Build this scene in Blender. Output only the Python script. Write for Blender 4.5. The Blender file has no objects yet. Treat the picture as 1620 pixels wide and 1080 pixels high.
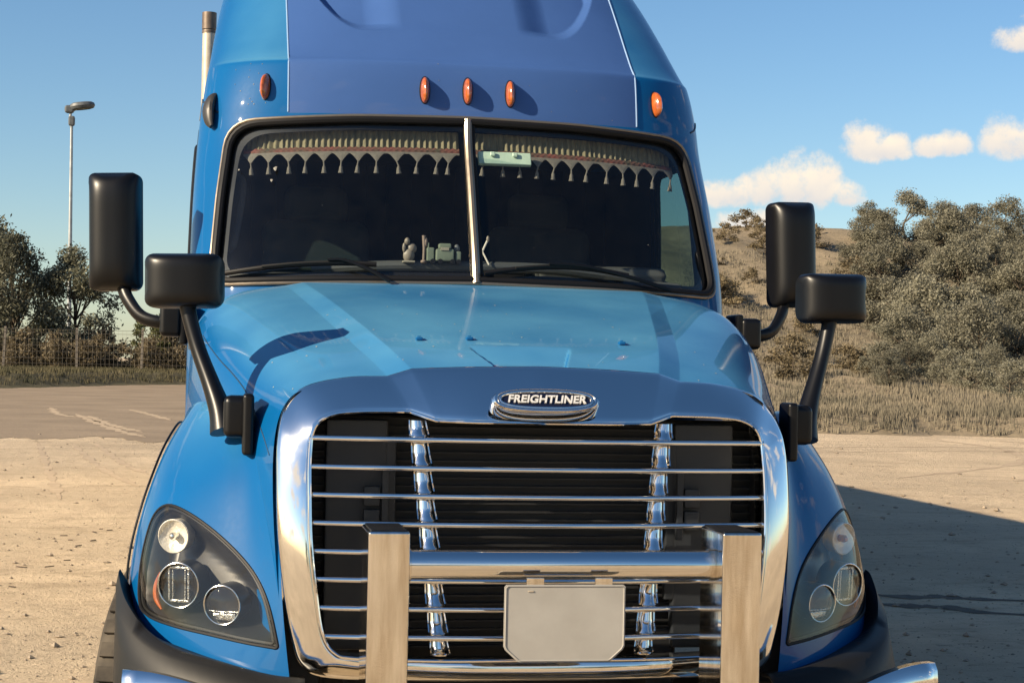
import bpy, bmesh, math, random
import numpy as np
from mathutils import Vector, Matrix
from mathutils.geometry import delaunay_2d_cdt
random.seed(7); rng = np.random.default_rng(7)
C = bpy.context.scene.collection
SC = bpy.context.scene

# ------------------------------------------------------------------ camera
cam = bpy.data.cameras.new('camera'); co = bpy.data.objects.new('camera', cam); C.objects.link(co)
cam.sensor_width = 36.0; cam.lens = 36.0*2768.2/1620.0
cam.clip_start = 0.1; cam.clip_end = 6000
R = Matrix(((0.9856884836, -0.1673536040, 0.0202727516), (0.0222029196, 0.0096702802, -0.9997067150), (0.1671084785, 0.9858495103, 0.0132476225)))
M = Matrix((R[0], -R[1], -R[2])).transposed().to_4x4()
M.translation = (-0.977, -5.050, 1.7253); co.matrix_world = M
SC.camera = co

# ------------------------------------------------------------------ sun, sky, exposure
SUN = Vector((-2.7, -1.0, 1.42)).normalized()
EL = math.asin(SUN.z); AZ = math.atan2(SUN.x, SUN.y)
SC.view_settings.view_transform = 'Standard'; SC.view_settings.look = 'None'
SC.view_settings.exposure = 1.0; SC.view_settings.gamma = 1.0
sl = bpy.data.lights.new('sun', 'SUN'); sl.energy = 5.0; sl.angle = math.radians(0.55); sl.color = (1.0, 0.83, 0.60)
so = bpy.data.objects.new('sun', sl); C.objects.link(so)
so.rotation_euler = SUN.to_track_quat('Z', 'Y').to_euler(); so.location = (-30, -12, 20)
W = bpy.data.worlds.new('World'); SC.world = W; W.use_nodes = True
nt = W.node_tree; nt.nodes.clear()
def wn(t, **k):
    n = nt.nodes.new(t)
    for a, b in k.items(): setattr(n, a, b)
    return n
def wm(op, a, b=None, c=None, clamp=False):
    n = wn('ShaderNodeMath', operation=op, use_clamp=clamp)
    for i, x in enumerate((a, b, c)):
        if x is None: continue
        if isinstance(x, (int, float)): n.inputs[i].default_value = x
        else: nt.links.new(x, n.inputs[i])
    return n.outputs[0]
sky = wn('ShaderNodeTexSky', sky_type='NISHITA', sun_disc=False, sun_elevation=EL, sun_rotation=AZ % (2*math.pi), altitude=0, air_density=1.0, dust_density=0.35, ozone_density=3.2)
hs = wn('ShaderNodeHueSaturation'); hs.inputs['Saturation'].default_value = 1.14; hs.inputs['Value'].default_value = .84; nt.links.new(sky.outputs[0], hs.inputs['Color'])
gm = wn('ShaderNodeGamma'); gm.inputs[1].default_value = 1.0; nt.links.new(hs.outputs[0], gm.inputs[0])
tc = wn('ShaderNodeTexCoord'); sp = wn('ShaderNodeSeparateXYZ'); nt.links.new(tc.outputs['Generated'], sp.inputs[0])
az = wm('MULTIPLY', wm('ARCTAN2', sp.outputs[0], sp.outputs[1]), 57.29578)
el = wm('MULTIPLY', wm('ARCSINE', sp.outputs[2]), 57.29578)
def wnoise(scale, detail, rough, off=(0, 0, 0), sz=1.0):
    mp = wn('ShaderNodeMapping'); mp.inputs['Location'].default_value = off; mp.inputs['Scale'].default_value = (1, 1, sz)
    nt.links.new(tc.outputs['Generated'], mp.inputs[0])
    n = wn('ShaderNodeTexNoise'); n.inputs['Scale'].default_value = scale; n.inputs['Detail'].default_value = detail; n.inputs['Roughness'].default_value = rough
    nt.links.new(mp.outputs[0], n.inputs[0]); return n.outputs[0]
n1 = wnoise(26, 6, 0.62); n2 = wnoise(85, 5, 0.65, (3, 1, 2)); n3 = wnoise(4.5, 6, 0.6, (5, 2, 1), 2.6)
wob = wm('ADD', wm('MULTIPLY', wm('SUBTRACT', n1, 0.5), 1.9), wm('MULTIPLY', wm('SUBTRACT', n2, 0.5), 1.5))
PUFFS = [(16.6, 5.55, 1.0, .55), (17.7, 5.75, 1.0, .75), (18.7, 5.8, .8, 1.05), (19.45, 5.8, .85, 1.0), (20.4, 5.55, .6, .5), (17.4, 4.7, 1.3, .45),
         (21.0, 7.15, .8, .72), (21.7, 7.05, .7, .5), (23.0, 7.1, .6, .42), (23.7, 7.15, .55, .5), (25.4, 7.2, .9, .8), (26.6, 7.3, 1.2, .9),
         (25.7, 10.35, .8, .5), (27.5, 10.6, 1.6, .8), (30, 6.6, 2.4, 1.2), (34, 8.2, 2.6, 1.0), (39, 6.0, 3, 1.3)]
dens = None; hi = None
for a0, e0, a, b in PUFFS:
    a, b = a*1.28, b*1.34
    qa = wm('DIVIDE', wm('SUBTRACT', az, a0), a)
    de = wm('SUBTRACT', el, e0)
    qe = wm('MAXIMUM', wm('DIVIDE', de, b), wm('DIVIDE', de, -b*0.55))
    q = wm('SUBTRACT', 1.0, wm('ADD', wm('MULTIPLY', qa, qa), wm('MULTIPLY', qe, qe)))
    dens = q if dens is None else wm('MAXIMUM', dens, q)
    hh = wm('MULTIPLY', wm('MAXIMUM', q, 0.0), wm('DIVIDE', de, b))
    hi = hh if hi is None else wm('ADD', hi, hh)
dens = wm('ADD', dens, wob)
# more fair-weather cumulus elsewhere round the sky, none on the clear side of the frame
far = wm('MULTIPLY', wm('SUBTRACT', wm('ABSOLUTE', wm('SUBTRACT', az, 8.0)), 22.0), 0.12, clamp=True)
band = wm('SUBTRACT', 1.0, wm('POWER', wm('DIVIDE', wm('SUBTRACT', el, 14.0), 16.0), 2.0))
gen = wm('MULTIPLY', wm('SUBTRACT', wm('ADD', n3, wm('MULTIPLY', band, .06)), 0.6), wm('MULTIPLY', far, 8.0))
dens = wm('MAXIMUM', dens, gen)
mask = wn('ShaderNodeMapRange', interpolation_type='SMOOTHSTEP'); mask.inputs[1].default_value = 0.0; mask.inputs[2].default_value = 0.80
nt.links.new(dens, mask.inputs[0])
lit = wn('ShaderNodeMapRange'); lit.inputs[1].default_value = -0.45; lit.inputs[2].default_value = 0.6
nt.links.new(wm('ADD', hi, wm('MULTIPLY', wob, 0.45)), lit.inputs[0])
cc = wn('ShaderNodeMix', data_type='RGBA'); nt.links.new(lit.outputs[0], cc.inputs[0])
cc.inputs[6].default_value = (5.0, 4.75, 4.6, 1); cc.inputs[7].default_value = (7.0, 6.0, 4.75, 1)
mx = wn('ShaderNodeMix', data_type='RGBA'); nt.links.new(wm('MULTIPLY', mask.outputs[0], 0.95), mx.inputs[0])
nt.links.new(gm.outputs[0], mx.inputs[6]); nt.links.new(cc.outputs[2], mx.inputs[7])
bg = wn('ShaderNodeBackground'); bg.inputs[1].default_value = 0.080; nt.links.new(mx.outputs[2], bg.inputs[0])
wo = wn('ShaderNodeOutputWorld'); nt.links.new(bg.outputs[0], wo.inputs[0])

# ------------------------------------------------------------------ materials
def mat(name, col, rough=0.5, metal=0.0, coat=0.0, spec=0.5, nz=None, bump=None, rz=None, col2=None, stretch=None):
    """nz=(scale, amount) colour mottling; bump=(scale, strength, dist); rz=(scale, amount) roughness mottling"""
    m = bpy.data.materials.new(name); m.use_nodes = True; t = m.node_tree; b = t.nodes['Principled BSDF']
    b.inputs['Base Color'].default_value = (*col, 1); b.inputs['Roughness'].default_value = rough
    b.inputs['Metallic'].default_value = metal; b.inputs['Coat Weight'].default_value = coat; b.inputs['Coat Roughness'].default_value = 0.03
    b.inputs['Specular IOR Level'].default_value = spec
    tcn = t.nodes.new('ShaderNodeTexCoord'); mp = t.nodes.new('ShaderNodeMapping'); t.links.new(tcn.outputs['Object'], mp.inputs[0])
    if stretch: mp.inputs['Scale'].default_value = stretch
    def noise(s, d=5, r=.6):
        n = t.nodes.new('ShaderNodeTexNoise'); n.inputs['Scale'].default_value = s; n.inputs['Detail'].default_value = d; n.inputs['Roughness'].default_value = r
        t.links.new(mp.outputs[0], n.inputs[0]); return n.outputs[0]
    if nz is None and rz is None: nz = (9, 0.08)
    if nz:
        r = t.nodes.new('ShaderNodeMapRange'); r.inputs[1].default_value = .3; r.inputs[2].default_value = .7
        t.links.new(noise(nz[0]), r.inputs[0])
        x = t.nodes.new('ShaderNodeMix'); x.data_type = 'RGBA'; t.links.new(r.outputs[0], x.inputs[0])
        x.inputs[6].default_value = (*col, 1)
        x.inputs[7].default_value = (*(col2 if col2 else [c*(1-nz[1]) for c in col]), 1)
        t.links.new(x.outputs[2], b.inputs['Base Color'])
    if rz:
        r = t.nodes.new('ShaderNodeMapRange'); r.inputs[1].default_value = .3; r.inputs[2].default_value = .75
        r.inputs[3].default_value = rough; r.inputs[4].default_value = rough+rz[1]
        t.links.new(noise(rz[0]), r.inputs[0]); t.links.new(r.outputs[0], b.inputs['Roughness'])
    if bump:
        bn = t.nodes.new('ShaderNodeBump'); bn.inputs['Strength'].default_value = bump[1]; bn.inputs['Distance'].default_value = bump[2]
        t.links.new(noise(bump[0], 3), bn.inputs['Height']); t.links.new(bn.outputs[0], b.inputs['Normal'])
    return m
def glass(name, tint, dust=0.0, dcol=(.6, .58, .5)):
    m = bpy.data.materials.new(name); m.use_nodes = True; t = m.node_tree; t.nodes.clear()
    o = t.nodes.new('ShaderNodeOutputMaterial'); tr = t.nodes.new('ShaderNodeBsdfTransparent'); tr.inputs[0].default_value = (*tint, 1)
    gl = t.nodes.new('ShaderNodeBsdfGlossy'); gl.inputs['Roughness'].default_value = 0.012; fr = t.nodes.new('ShaderNodeFresnel'); gb = t.nodes.new('ShaderNodeNewGeometry'); io = t.nodes.new('ShaderNodeMapRange'); io.inputs[3].default_value = 1.5; io.inputs[4].default_value = 1/1.5; t.links.new(gb.outputs['Backfacing'], io.inputs[0]); t.links.new(io.outputs[0], fr.inputs[0])
    mxs = t.nodes.new('ShaderNodeMixShader'); t.links.new(fr.outputs[0], mxs.inputs[0]); t.links.new(tr.outputs[0], mxs.inputs[1]); t.links.new(gl.outputs[0], mxs.inputs[2])
    tcn = t.nodes.new('ShaderNodeTexCoord'); n = t.nodes.new('ShaderNodeTexNoise'); n.inputs['Scale'].default_value = 14; n.inputs['Detail'].default_value = 8; n.inputs['Roughness'].default_value = .75
    t.links.new(tcn.outputs['Object'], n.inputs[0])
    r = t.nodes.new('ShaderNodeMapRange'); r.inputs[1].default_value = .35; r.inputs[2].default_value = .8; r.inputs[3].default_value = dust*.4; r.inputs[4].default_value = dust*2
    t.links.new(n.outputs[0], r.inputs[0])
    df = t.nodes.new('ShaderNodeBsdfDiffuse'); df.inputs[0].default_value = (*dcol, 1)
    m2 = t.nodes.new('ShaderNodeMixShader'); t.links.new(r.outputs[0], m2.inputs[0]); t.links.new(mxs.outputs[0], m2.inputs[1]); t.links.new(df.outputs[0], m2.inputs[2])
    t.links.new(m2.outputs[0], o.inputs[0]); return m
PAINT = mat('blue_paint', (.001, .082, .245), .42, .0, .6, spec=.06, nz=(3, .06), rz=(60, .06))
def lighten_up_faces(m, col, amt):
    """extra light painted into the colour of faces that look up"""
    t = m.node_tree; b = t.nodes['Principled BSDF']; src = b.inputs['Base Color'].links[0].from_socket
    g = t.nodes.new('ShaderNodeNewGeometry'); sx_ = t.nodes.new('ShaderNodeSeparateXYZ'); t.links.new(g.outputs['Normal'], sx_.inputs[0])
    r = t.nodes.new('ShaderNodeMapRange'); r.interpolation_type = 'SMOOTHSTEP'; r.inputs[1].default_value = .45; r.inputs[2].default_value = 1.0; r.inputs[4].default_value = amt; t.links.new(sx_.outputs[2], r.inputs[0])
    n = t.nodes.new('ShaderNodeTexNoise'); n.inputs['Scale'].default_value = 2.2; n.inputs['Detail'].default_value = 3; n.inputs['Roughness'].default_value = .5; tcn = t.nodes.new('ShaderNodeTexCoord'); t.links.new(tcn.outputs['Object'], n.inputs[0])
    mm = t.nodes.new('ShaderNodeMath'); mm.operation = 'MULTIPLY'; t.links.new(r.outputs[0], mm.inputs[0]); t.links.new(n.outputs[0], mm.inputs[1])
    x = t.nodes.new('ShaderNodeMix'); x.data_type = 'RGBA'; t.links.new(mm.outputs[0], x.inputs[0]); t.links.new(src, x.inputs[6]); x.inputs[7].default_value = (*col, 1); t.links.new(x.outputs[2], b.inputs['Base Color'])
lighten_up_faces(PAINT, (.115, .34, .50), .9)  # bright blue in the base colour stands in for light on the hood top
FAIR = mat('fairing_paint', (.042, .097, .268), .45, .0, .55, spec=.08, nz=(2.2, .10), rz=(40, .07))
DEFL = mat('smoked_plastic', (.03, .027, .024), .45, nz=(12, .3))
CHROME = mat('chrome', (.90, .87, .82), .05, 1.0, rz=(25, .05), bump=(16, .03, .004))
STEEL = mat('stainless_steel', (.97, .93, .86), .06, 1.0, nz=(13, .3), col2=(.66, .58, .47), rz=(22, .10), stretch=(3, 3, .30), bump=(5, .05, .006))
BLACK = mat('black_plastic', (.0035, .0035, .004), .36, spec=.32, nz=(6, .25), bump=(900, .05, .0006))
GREYP = mat('grey_plastic', (.010, .0097, .009), .52, spec=.3, nz=(8, .2), bump=(700, .08, .0006))
RUBBER = mat('rubber', (.005, .005, .006), .55, spec=.25)
TYRE = mat('tyre_rubber', (.10, .085, .066), .85, spec=.2, nz=(9, .3), col2=(.03, .027, .024), bump=(60, .2, .003))
TRIM = mat('grey_trim', (.26, .22, .17), .30, .8, rz=(30, .1))
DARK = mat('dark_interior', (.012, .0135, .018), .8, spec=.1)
SEATM = mat('seat_cloth', (.035, .038, .042), .9, bump=(300, .2, .002))
DASHM = mat('dash_plastic', (.06, .065, .062), .6, nz=(5, .2))
RADI = mat('radiator', (.006, .007, .009), .6, nz=(30, .4))
SHROUD = mat('shroud', (.014, .018, .024), .5, nz=(6, .3))
AMBER = mat('amber_lens', (.46, .105, .014), .12, 0, 1.0, nz=(50, .5))
RING = mat('bright_ring', (.75, .74, .7), .12, 1.0, rz=(40, .1))
LAMPB = mat('lamp_body', (.018, .018, .018), .35, nz=(9, .3))
LETTER = mat('badge_letters', (.82, .80, .74), .3, .35)
REFLW = mat('bright_reflector', (.78, .74, .64), .35, .25, bump=(45, .6, .01), nz=(30, .15))
REFL = mat('reflector', (.8, .78, .72), .16, 1.0, rz=(60, .2), bump=(70, .5, .01))
PLATE = mat('number_plate', (.36, .345, .315), .5, nz=(10, .15), col2=(.31, .295, .265))
NAVY = mat('badge_navy', (.006, .007, .02), .2, 0, .6)
SEAMM = mat('panel_seam', (.25, .38, .58), .4)
GAPM = mat('panel_gap', (.01, .03, .06), .5)
STACK = mat('stack_pipe', (.55, .47, .36), .4, .3, nz=(12, .3))
CAPM = mat('stack_cap', (.16, .12, .09), .5, .4, nz=(20, .4))
GLASS = glass('windshield_glass', (.88, .92, .93), .0036)
SIDEG = glass('side_glass', (.22, .34, .31), .010)
LENSG = glass('lamp_lens', (.94, .94, .92), .003, (.7, .66, .58))
LENSB = glass('projector_glass', (.9, .91, .92), .0)

# ------------------------------------------------------------------ mesh helpers
def link(name, V, F, m, parent=None, smooth=True, ang=35, N=None, loc=None):
    V = np.asarray(V, float)
    if loc is not None: V = V-np.asarray(loc, float)
    me = bpy.data.meshes.new(name); me.from_pydata(V.tolist(), [], [tuple(int(i) for i in f) for f in F]); me.update()
    me.materials.append(m)
    if smooth:
        me.shade_smooth()
        if N is not None: me.normals_split_custom_set_from_vertices([tuple(n) for n in N])
        else: me.set_sharp_from_angle(angle=math.radians(ang))
    o = bpy.data.objects.new(name, me); C.objects.link(o)
    if loc is not None and parent is None: o.location = loc
    if parent is not None: o.parent = parent
    if smooth and N is None and len(V) < 4000:
        md = o.modifiers.new('weighted_normals', 'WEIGHTED_NORMAL'); md.keep_sharp = True; md.weight = 100
    return o
def thing(name, label, cat, loc=(0, 0, 0), group=None, rz=0):
    o = bpy.data.objects.new(name, None); C.objects.link(o); o.location = loc; o.rotation_euler = (0, 0, rz); o.empty_display_size = .2
    return tag(o, label, cat, group)
def tag(o, label, cat, group=None):
    o['label'] = label; o['category'] = cat
    if group: o['group'] = group
    return o
def join(parts):
    V = []; F = []; k = 0
    for v, f in parts:
        V.append(np.asarray(v, float)); F += [tuple(i+k for i in q) for q in f]; k += len(v)
    return np.concatenate(V), F
def mir(vf, s):
    V, F = vf
    if s > 0: return V, F
    return np.asarray(V)*np.array([-1, 1, 1]), [tuple(reversed(f)) for f in F]
def rbox(c, s, b=.01, seg=2, rot=None):
    bm = bmesh.new(); bmesh.ops.create_cube(bm, size=1)
    bmesh.ops.scale(bm, vec=s, verts=bm.verts)
    if b > 0: bmesh.ops.bevel(bm, geom=bm.edges[:], offset=b, segments=seg, profile=.5, affect='EDGES')
    if rot is not None: bmesh.ops.rotate(bm, cent=(0, 0, 0), matrix=rot, verts=bm.verts)
    bmesh.ops.translate(bm, vec=c, verts=bm.verts)
    bm.verts.index_update()
    V = np.array([v.co[:] for v in bm.verts]); F = [[v.index for v in f.verts] for f in bm.faces]; bm.free(); return V, F
def tube(path, r, n=10, closed=False, up=None):
    """r: scalar, list of scalars, or list of (ra, rb); the section turns with the path"""
    P = np.asarray(path, float); k = len(P)
    rr = np.array([(q, q) if np.isscalar(q) else q for q in (r if hasattr(r, '__len__') else [r]*k)], float)
    T = np.roll(P, -1, 0)-np.roll(P, 1, 0) if closed else np.gradient(P, axis=0)
    T /= np.linalg.norm(T, axis=1)[:, None]+1e-12
    a = np.array(up if up is not None else ((0, 0, 1) if abs(T[0][2]) < .9 else (0, 1, 0)), float)
    V = []
    th = np.linspace(0, 2*np.pi, n, endpoint=False)
    for i in range(k):
        s = np.cross(T[i], a); s /= np.linalg.norm(s)+1e-12; a2 = np.cross(s, T[i]); a = a2 if up is None else a
        for t in th: V.append(P[i]+s*np.cos(t)*rr[i][0]+a2*np.sin(t)*rr[i][1])
    F = []
    for i in range(k if closed else k-1):
        j = (i+1) % k
        for q in range(n): F.append((i*n+q, i*n+(q+1) % n, j*n+(q+1) % n, j*n+q))
    if not closed: F.append(tuple(reversed(range(n)))); F.append(tuple((k-1)*n+q for q in range(n)))
    return np.array(V), F
def spline(pts, m, closed=False):
    P = np.asarray(pts, float); n = len(P); out = []
    for t in np.linspace(0, n if closed else n-1, m, endpoint=not closed):
        i = min(int(t), n-1 if closed else n-2); f = t-i
        g = (lambda q: P[q % n]) if closed else (lambda q: P[q] if 0 <= q < n else (2*P[0]-P[1] if q < 0 else 2*P[-1]-P[-2]))
        p0, p1, p2, p3 = g(i-1), g(i), g(i+1), g(i+2)
        out.append(.5*((2*p1)+(-p0+p2)*f+(2*p0-5*p1+4*p2-p3)*f*f+(-p0+3*p1-3*p2+p3)*f**3))
    return np.array(out)
def pchip(x, y):
    x = np.asarray(x, float); y = np.asarray(y, float); h = np.diff(x); d = np.diff(y)/h; m = np.zeros(len(x)); m[0] = d[0]; m[-1] = d[-1]
    for i in range(1, len(x)-1):
        if d[i-1]*d[i] > 0:
            w1 = 2*h[i]+h[i-1]; w2 = h[i]+2*h[i-1]; m[i] = (w1+w2)/(w1/d[i-1]+w2/d[i])
    def f(q):
        q = np.asarray(q, float); i = np.clip(np.searchsorted(x, q)-1, 0, len(x)-2); t = (q-x[i])/h[i]
        t = np.clip(t, 0, 1)
        return (1+2*t)*(1-t)**2*y[i]+t*(1-t)**2*h[i]*m[i]+t*t*(3-2*t)*y[i+1]+t*t*(t-1)*h[i]*m[i+1]
    return f
def bsw(u, n):
    """uniform cubic B-spline weights over n control points with reflected ends"""
    u = np.clip(np.asarray(u, float), 0, n-1-1e-9); i = np.minimum(u.astype(int), n-2); t = u-i
    Wt = np.zeros((len(u), n+2)); B = np.stack([(1-t)**3, 3*t**3-6*t**2+4, -3*t**3+3*t**2+3*t+1, t**3], 1)/6
    for k in range(4): Wt[np.arange(len(u)), i+k] += B[:, k]
    out = Wt[:, 1:-1].copy()
    out[:, 0] += 2*Wt[:, 0]; out[:, 1] -= Wt[:, 0]; out[:, -1] += 2*Wt[:, -1]; out[:, -2] -= Wt[:, -1]
    return out
def gridf(nu, nv, closed=False):
    F = []
    for i in range(nu-1):
        for j in range(nv if closed else nv-1):
            k = (j+1) % nv; F.append((i*nv+j, i*nv+k, (i+1)*nv+k, (i+1)*nv+j))
    return F
def snormals(S, u, v, e=1e-3):
    a = S(u+e, v)-S(u-e, v); b = S(u, v+e)-S(u, v-e); n = np.cross(a, b); return n/(np.linalg.norm(n, axis=1)[:, None]+1e-12)
def inpoly(P, poly):
    x, y = P[:, 0], P[:, 1]; r = np.zeros(len(P), bool); n = len(poly)
    for i in range(n):
        x1, y1 = poly[i]; x2, y2 = poly[(i+1) % n]
        c = ((y1 > y) != (y2 > y)) & (x < (x2-x1)*(y-y1)/(y2-y1+1e-15)+x1); r ^= c
    return r
def cdt(pts, loops, keep):
    """triangulate grid points with loops as constraint edges; keep(centroids) selects the triangles"""
    vs = [Vector(p) for p in pts]; ed = []
    for L in loops:
        k = len(vs); vs += [Vector(p) for p in L]; ed += [(k+i, k+(i+1) % len(L)) for i in range(len(L))]
    v2, e2, f2 = delaunay_2d_cdt(vs, ed, [], 0, 1e-7)[:3]
    P = np.array([tuple(v) for v in v2]); T = np.array([f for f in f2 if len(f) == 3])
    T = T[keep(P[T].mean(1))]
    use = np.unique(T); mp = -np.ones(len(P), int); mp[use] = np.arange(len(use))
    return P[use], mp[T]
def near(P, poly, d):
    r = np.zeros(len(P), bool); poly = np.asarray(poly)
    for i in range(len(poly)):
        a = poly[i]; b = poly[(i+1) % len(poly)]; ab = b-a
        t = np.clip(((P-a)@ab)/(ab@ab+1e-15), 0, 1); r |= np.linalg.norm(P-a-t[:, None]*ab, axis=1) < d
    return r
def surf(S, P, T, out, off=0.0):
    """map (u,v) points through S; orient so normals agree with the vector field out(points)"""
    V = S(P[:, 0], P[:, 1]); N = snormals(S, P[:, 0], P[:, 1])
    if np.mean(np.sum(N*out(V), 1)) < 0: N = -N
    V = V+N*off; T = np.array(T)
    a = V[T[:, 1]]-V[T[:, 0]]; b = V[T[:, 2]]-V[T[:, 0]]; fn = np.cross(a, b)
    fl = np.sum(fn*N[T[:, 0]], 1) < 0
    T = [tuple(q[::-1]) if g else tuple(q) for q, g in zip(T, fl)]
    return V, T, N
def sstep(x, a, b):
    t = np.clip((x-a)/(b-a), 0, 1); return t*t*(3-2*t)
def disc_lathe(prof, n=28):
    """prof: list of (r, d); axis -Y (towards the front), returns at the origin"""
    V = []
    for r, d in prof:
        for k in range(n): V.append((r*math.cos(2*math.pi*k/n), d, r*math.sin(2*math.pi*k/n)))
    return np.array(V), gridf(len(prof), n, True)+[tuple(range(n)), tuple((len(prof)-1)*n+k for k in reversed(range(n)))]

# ================================================================== the setting
def ground_mat():
    m = bpy.data.materials.new('packed_dirt'); m.use_nodes = True; t = m.node_tree; b = t.nodes['Principled BSDF']; b.inputs['Roughness'].default_value = .95; b.inputs['Specular IOR Level'].default_value = .1
    tcn = t.nodes.new('ShaderNodeTexCoord')
    def no(s, d=6, r=.65, st=None):
        n = t.nodes.new('ShaderNodeTexNoise'); n.inputs['Scale'].default_value = s; n.inputs['Detail'].default_value = d; n.inputs['Roughness'].default_value = r
        if st:
            mp = t.nodes.new('ShaderNodeMapping'); mp.inputs['Scale'].default_value = st; t.links.new(tcn.outputs['Object'], mp.inputs[0]); t.links.new(mp.outputs[0], n.inputs[0])
        else: t.links.new(tcn.outputs['Object'], n.inputs[0])
        return n.outputs[0]
    def ramp(x, lo, hi):
        r = t.nodes.new('ShaderNodeMapRange'); r.inputs[1].default_value = lo; r.inputs[2].default_value = hi; t.links.new(x, r.inputs[0]); return r.outputs[0]
    def mixc(f, a, c):
        x = t.nodes.new('ShaderNodeMix'); x.data_type = 'RGBA'; t.links.new(f, x.inputs[0])
        for i, q in ((6, a), (7, c)):
            if isinstance(q, tuple): x.inputs[i].default_value = (*q, 1)
            else: t.links.new(q, x.inputs[i])
        return x.outputs[2]
    a = mixc(ramp(no(.23), .38, .64), (.68, .54, .37), (.47, .375, .262))
    a = mixc(ramp(no(1.7, 8, .7, (1, .5, 1)), .45, .72), a, (.50, .39, .27))
    a = mixc(ramp(no(.9, 9, .75, (.6, 1.6, 1)), .52, .70), a, (.37, .285, .19))
    a = mixc(ramp(no(7, 8, .75), .55, .72), a, (.22, .17, .115))
    a = mixc(ramp(no(60, 5, .7), .56, .74), a, (.20, .165, .125))
    a = mixc(ramp(no(150, 3, .7), .60, .70), a, (.58, .48, .36))
    t.links.new(a, b.inputs['Base Color'])
    ad = t.nodes.new('ShaderNodeMath'); ad.operation = 'ADD'; t.links.new(no(4, 8, .7), ad.inputs[0]); t.links.new(ramp(no(45, 6, .7), 0, 2.5), ad.inputs[1])
    bn = t.nodes.new('ShaderNodeBump'); bn.inputs['Strength'].default_value = .9; bn.inputs['Distance'].default_value = .09; t.links.new(ad.outputs[0], bn.inputs['Height']); t.links.new(bn.outputs[0], b.inputs['Normal'])
    return m
DIRT = ground_mat()
APRON = mat('old_asphalt', (.22, .172, .122), .95, spec=.1, nz=(.35, .4), col2=(.30, .235, .165), bump=(6, .5, .04))
DUST = mat('pale_dust', (.50, .39, .27), .95, spec=.1, nz=(3, .3), bump=(10, .3, .01))
MUD = mat('dark_tyre_mark', (.16, .13, .10), .95, spec=.1, nz=(6, .4), bump=(20, .3, .01))
GRASSG = mat('dry_turf', (.12, .10, .06), .95, spec=.1, nz=(.6, .4), col2=(.065, .062, .035), bump=(5, .6, .08))
HILLG = mat('hillside_turf', (.27, .215, .145), .95, spec=.1, nz=(.22, .5), col2=(.155, .13, .09), bump=(3, .6, .12))
def struct(name, V, F, m, smooth=True):
    o = link(name, V, F, m, None, smooth); o['kind'] = 'structure'; return o
gx = np.concatenate([[-3000, -800, -250, -90], np.linspace(-50, 50, 41), [90, 250, 800, 3000]]); gy = np.concatenate([[-3000, -800, -250, -80], np.linspace(-30, 130, 60), [200, 350, 800, 3000]])
V = [(x, y, 0) for x in gx for y in gy]; struct('ground', V, [q[::-1] for q in gridf(len(gx), len(gy))], DIRT)
# worn asphalt patch at the far left of the yard, its near edge ragged
ex = np.linspace(-60, 2, 420)
near_ = 33.5+1.3*np.sin(ex*.5)+.7*np.sin(ex*1.7+1)+.5*np.sin(ex*3.9)-.25*ex*.1+np.convolve(rng.normal(0, 1.5, 427), np.hanning(8)/3.5, 'valid')+rng.normal(0, .25, 420)
far_ = 88+3.0*(ex+11.5)+1.2*np.sin(ex*.9); far_ = np.minimum(far_, 121)
V = []; 
for x, a, b in zip(ex, near_, np.maximum(far_, 60)): V += [(x, a+(b-a)*k/12, .006) for k in range(13)]
struct('asphalt_apron', V, [q[::-1] for q in gridf(420, 13)], APRON)
def ribbon(name, pts, w, z, m):
    P = spline(pts, 40); T = np.gradient(P, axis=0); T /= np.linalg.norm(T, axis=1)[:, None]; nrm = np.stack([-T[:, 1], T[:, 0]], 1)
    V = []
    for k, (p, q) in enumerate(zip(P, nrm)):
        ww = w*(.65+.35*math.sin(k*1.7)+.2*math.sin(k*.63))*min(1, k/4, (39-k)/4)*.5+.01; V += [(*(p+q*ww), z), (*(p-q*ww), z)]
    return struct(name, V, gridf(40, 2), m)
def gpx(u, v):
    d = (R[0]*((u-810)/2768.2)+R[1]*((v-540)/2768.2)+R[2]); t = -1.7253/d.z; return (-.977+d.x*t, -5.05+d.y*t)
for q in ([(-5.0, 48.15), (-4.03, 41.77), (-3.11, 36.44), (-2.41, 33.35)], [(-4.53, 46.64), (-3.54, 40.2), (-2.58, 35.91)], [(-6.26, 54.17), (-5.48, 47.91), (-4.79, 45.42)], [(-3.69, 53.41), (-2.93, 49.16), (-2.14, 43.99)]):
    ribbon('tyre_track', q, .34, .010, DUST)
for q in ([(-4.38, 30.53), (-3.47, 22.59), (-2.77, 16.55)], [(-3.69, 30.19), (-2.68, 22.72), (-1.93, 18.74)], [(-3.31, 30.82), (-2.48, 24.44), (-1.91, 21.33)]):
    ribbon('tyre_track', q, .16, .004, DUST)
for q in ([(2.2, 9.4), (4.13, 7.85), (4.56, 7.77), (5.16, 7.51), (8, 6.9)], [(2.2, 8.6), (3.94, 7.36), (4.41, 7.18), (4.81, 6.78), (8, 5.8)]):
    ribbon('tyre_track', q, .22, .004, MUD)
for q in ([(10, 22), (14.5, 27), (17, 33), (17.5, 39)], [(11.8, 21.5), (16, 26.5), (18.7, 32.5), (19.3, 38)], [(9, 31), (15, 33.5), (24, 34)], [(9, 29), (15, 31.6), (24, 32)]):
    ribbon('tyre_track', q, .26, .004, DUST)
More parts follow.
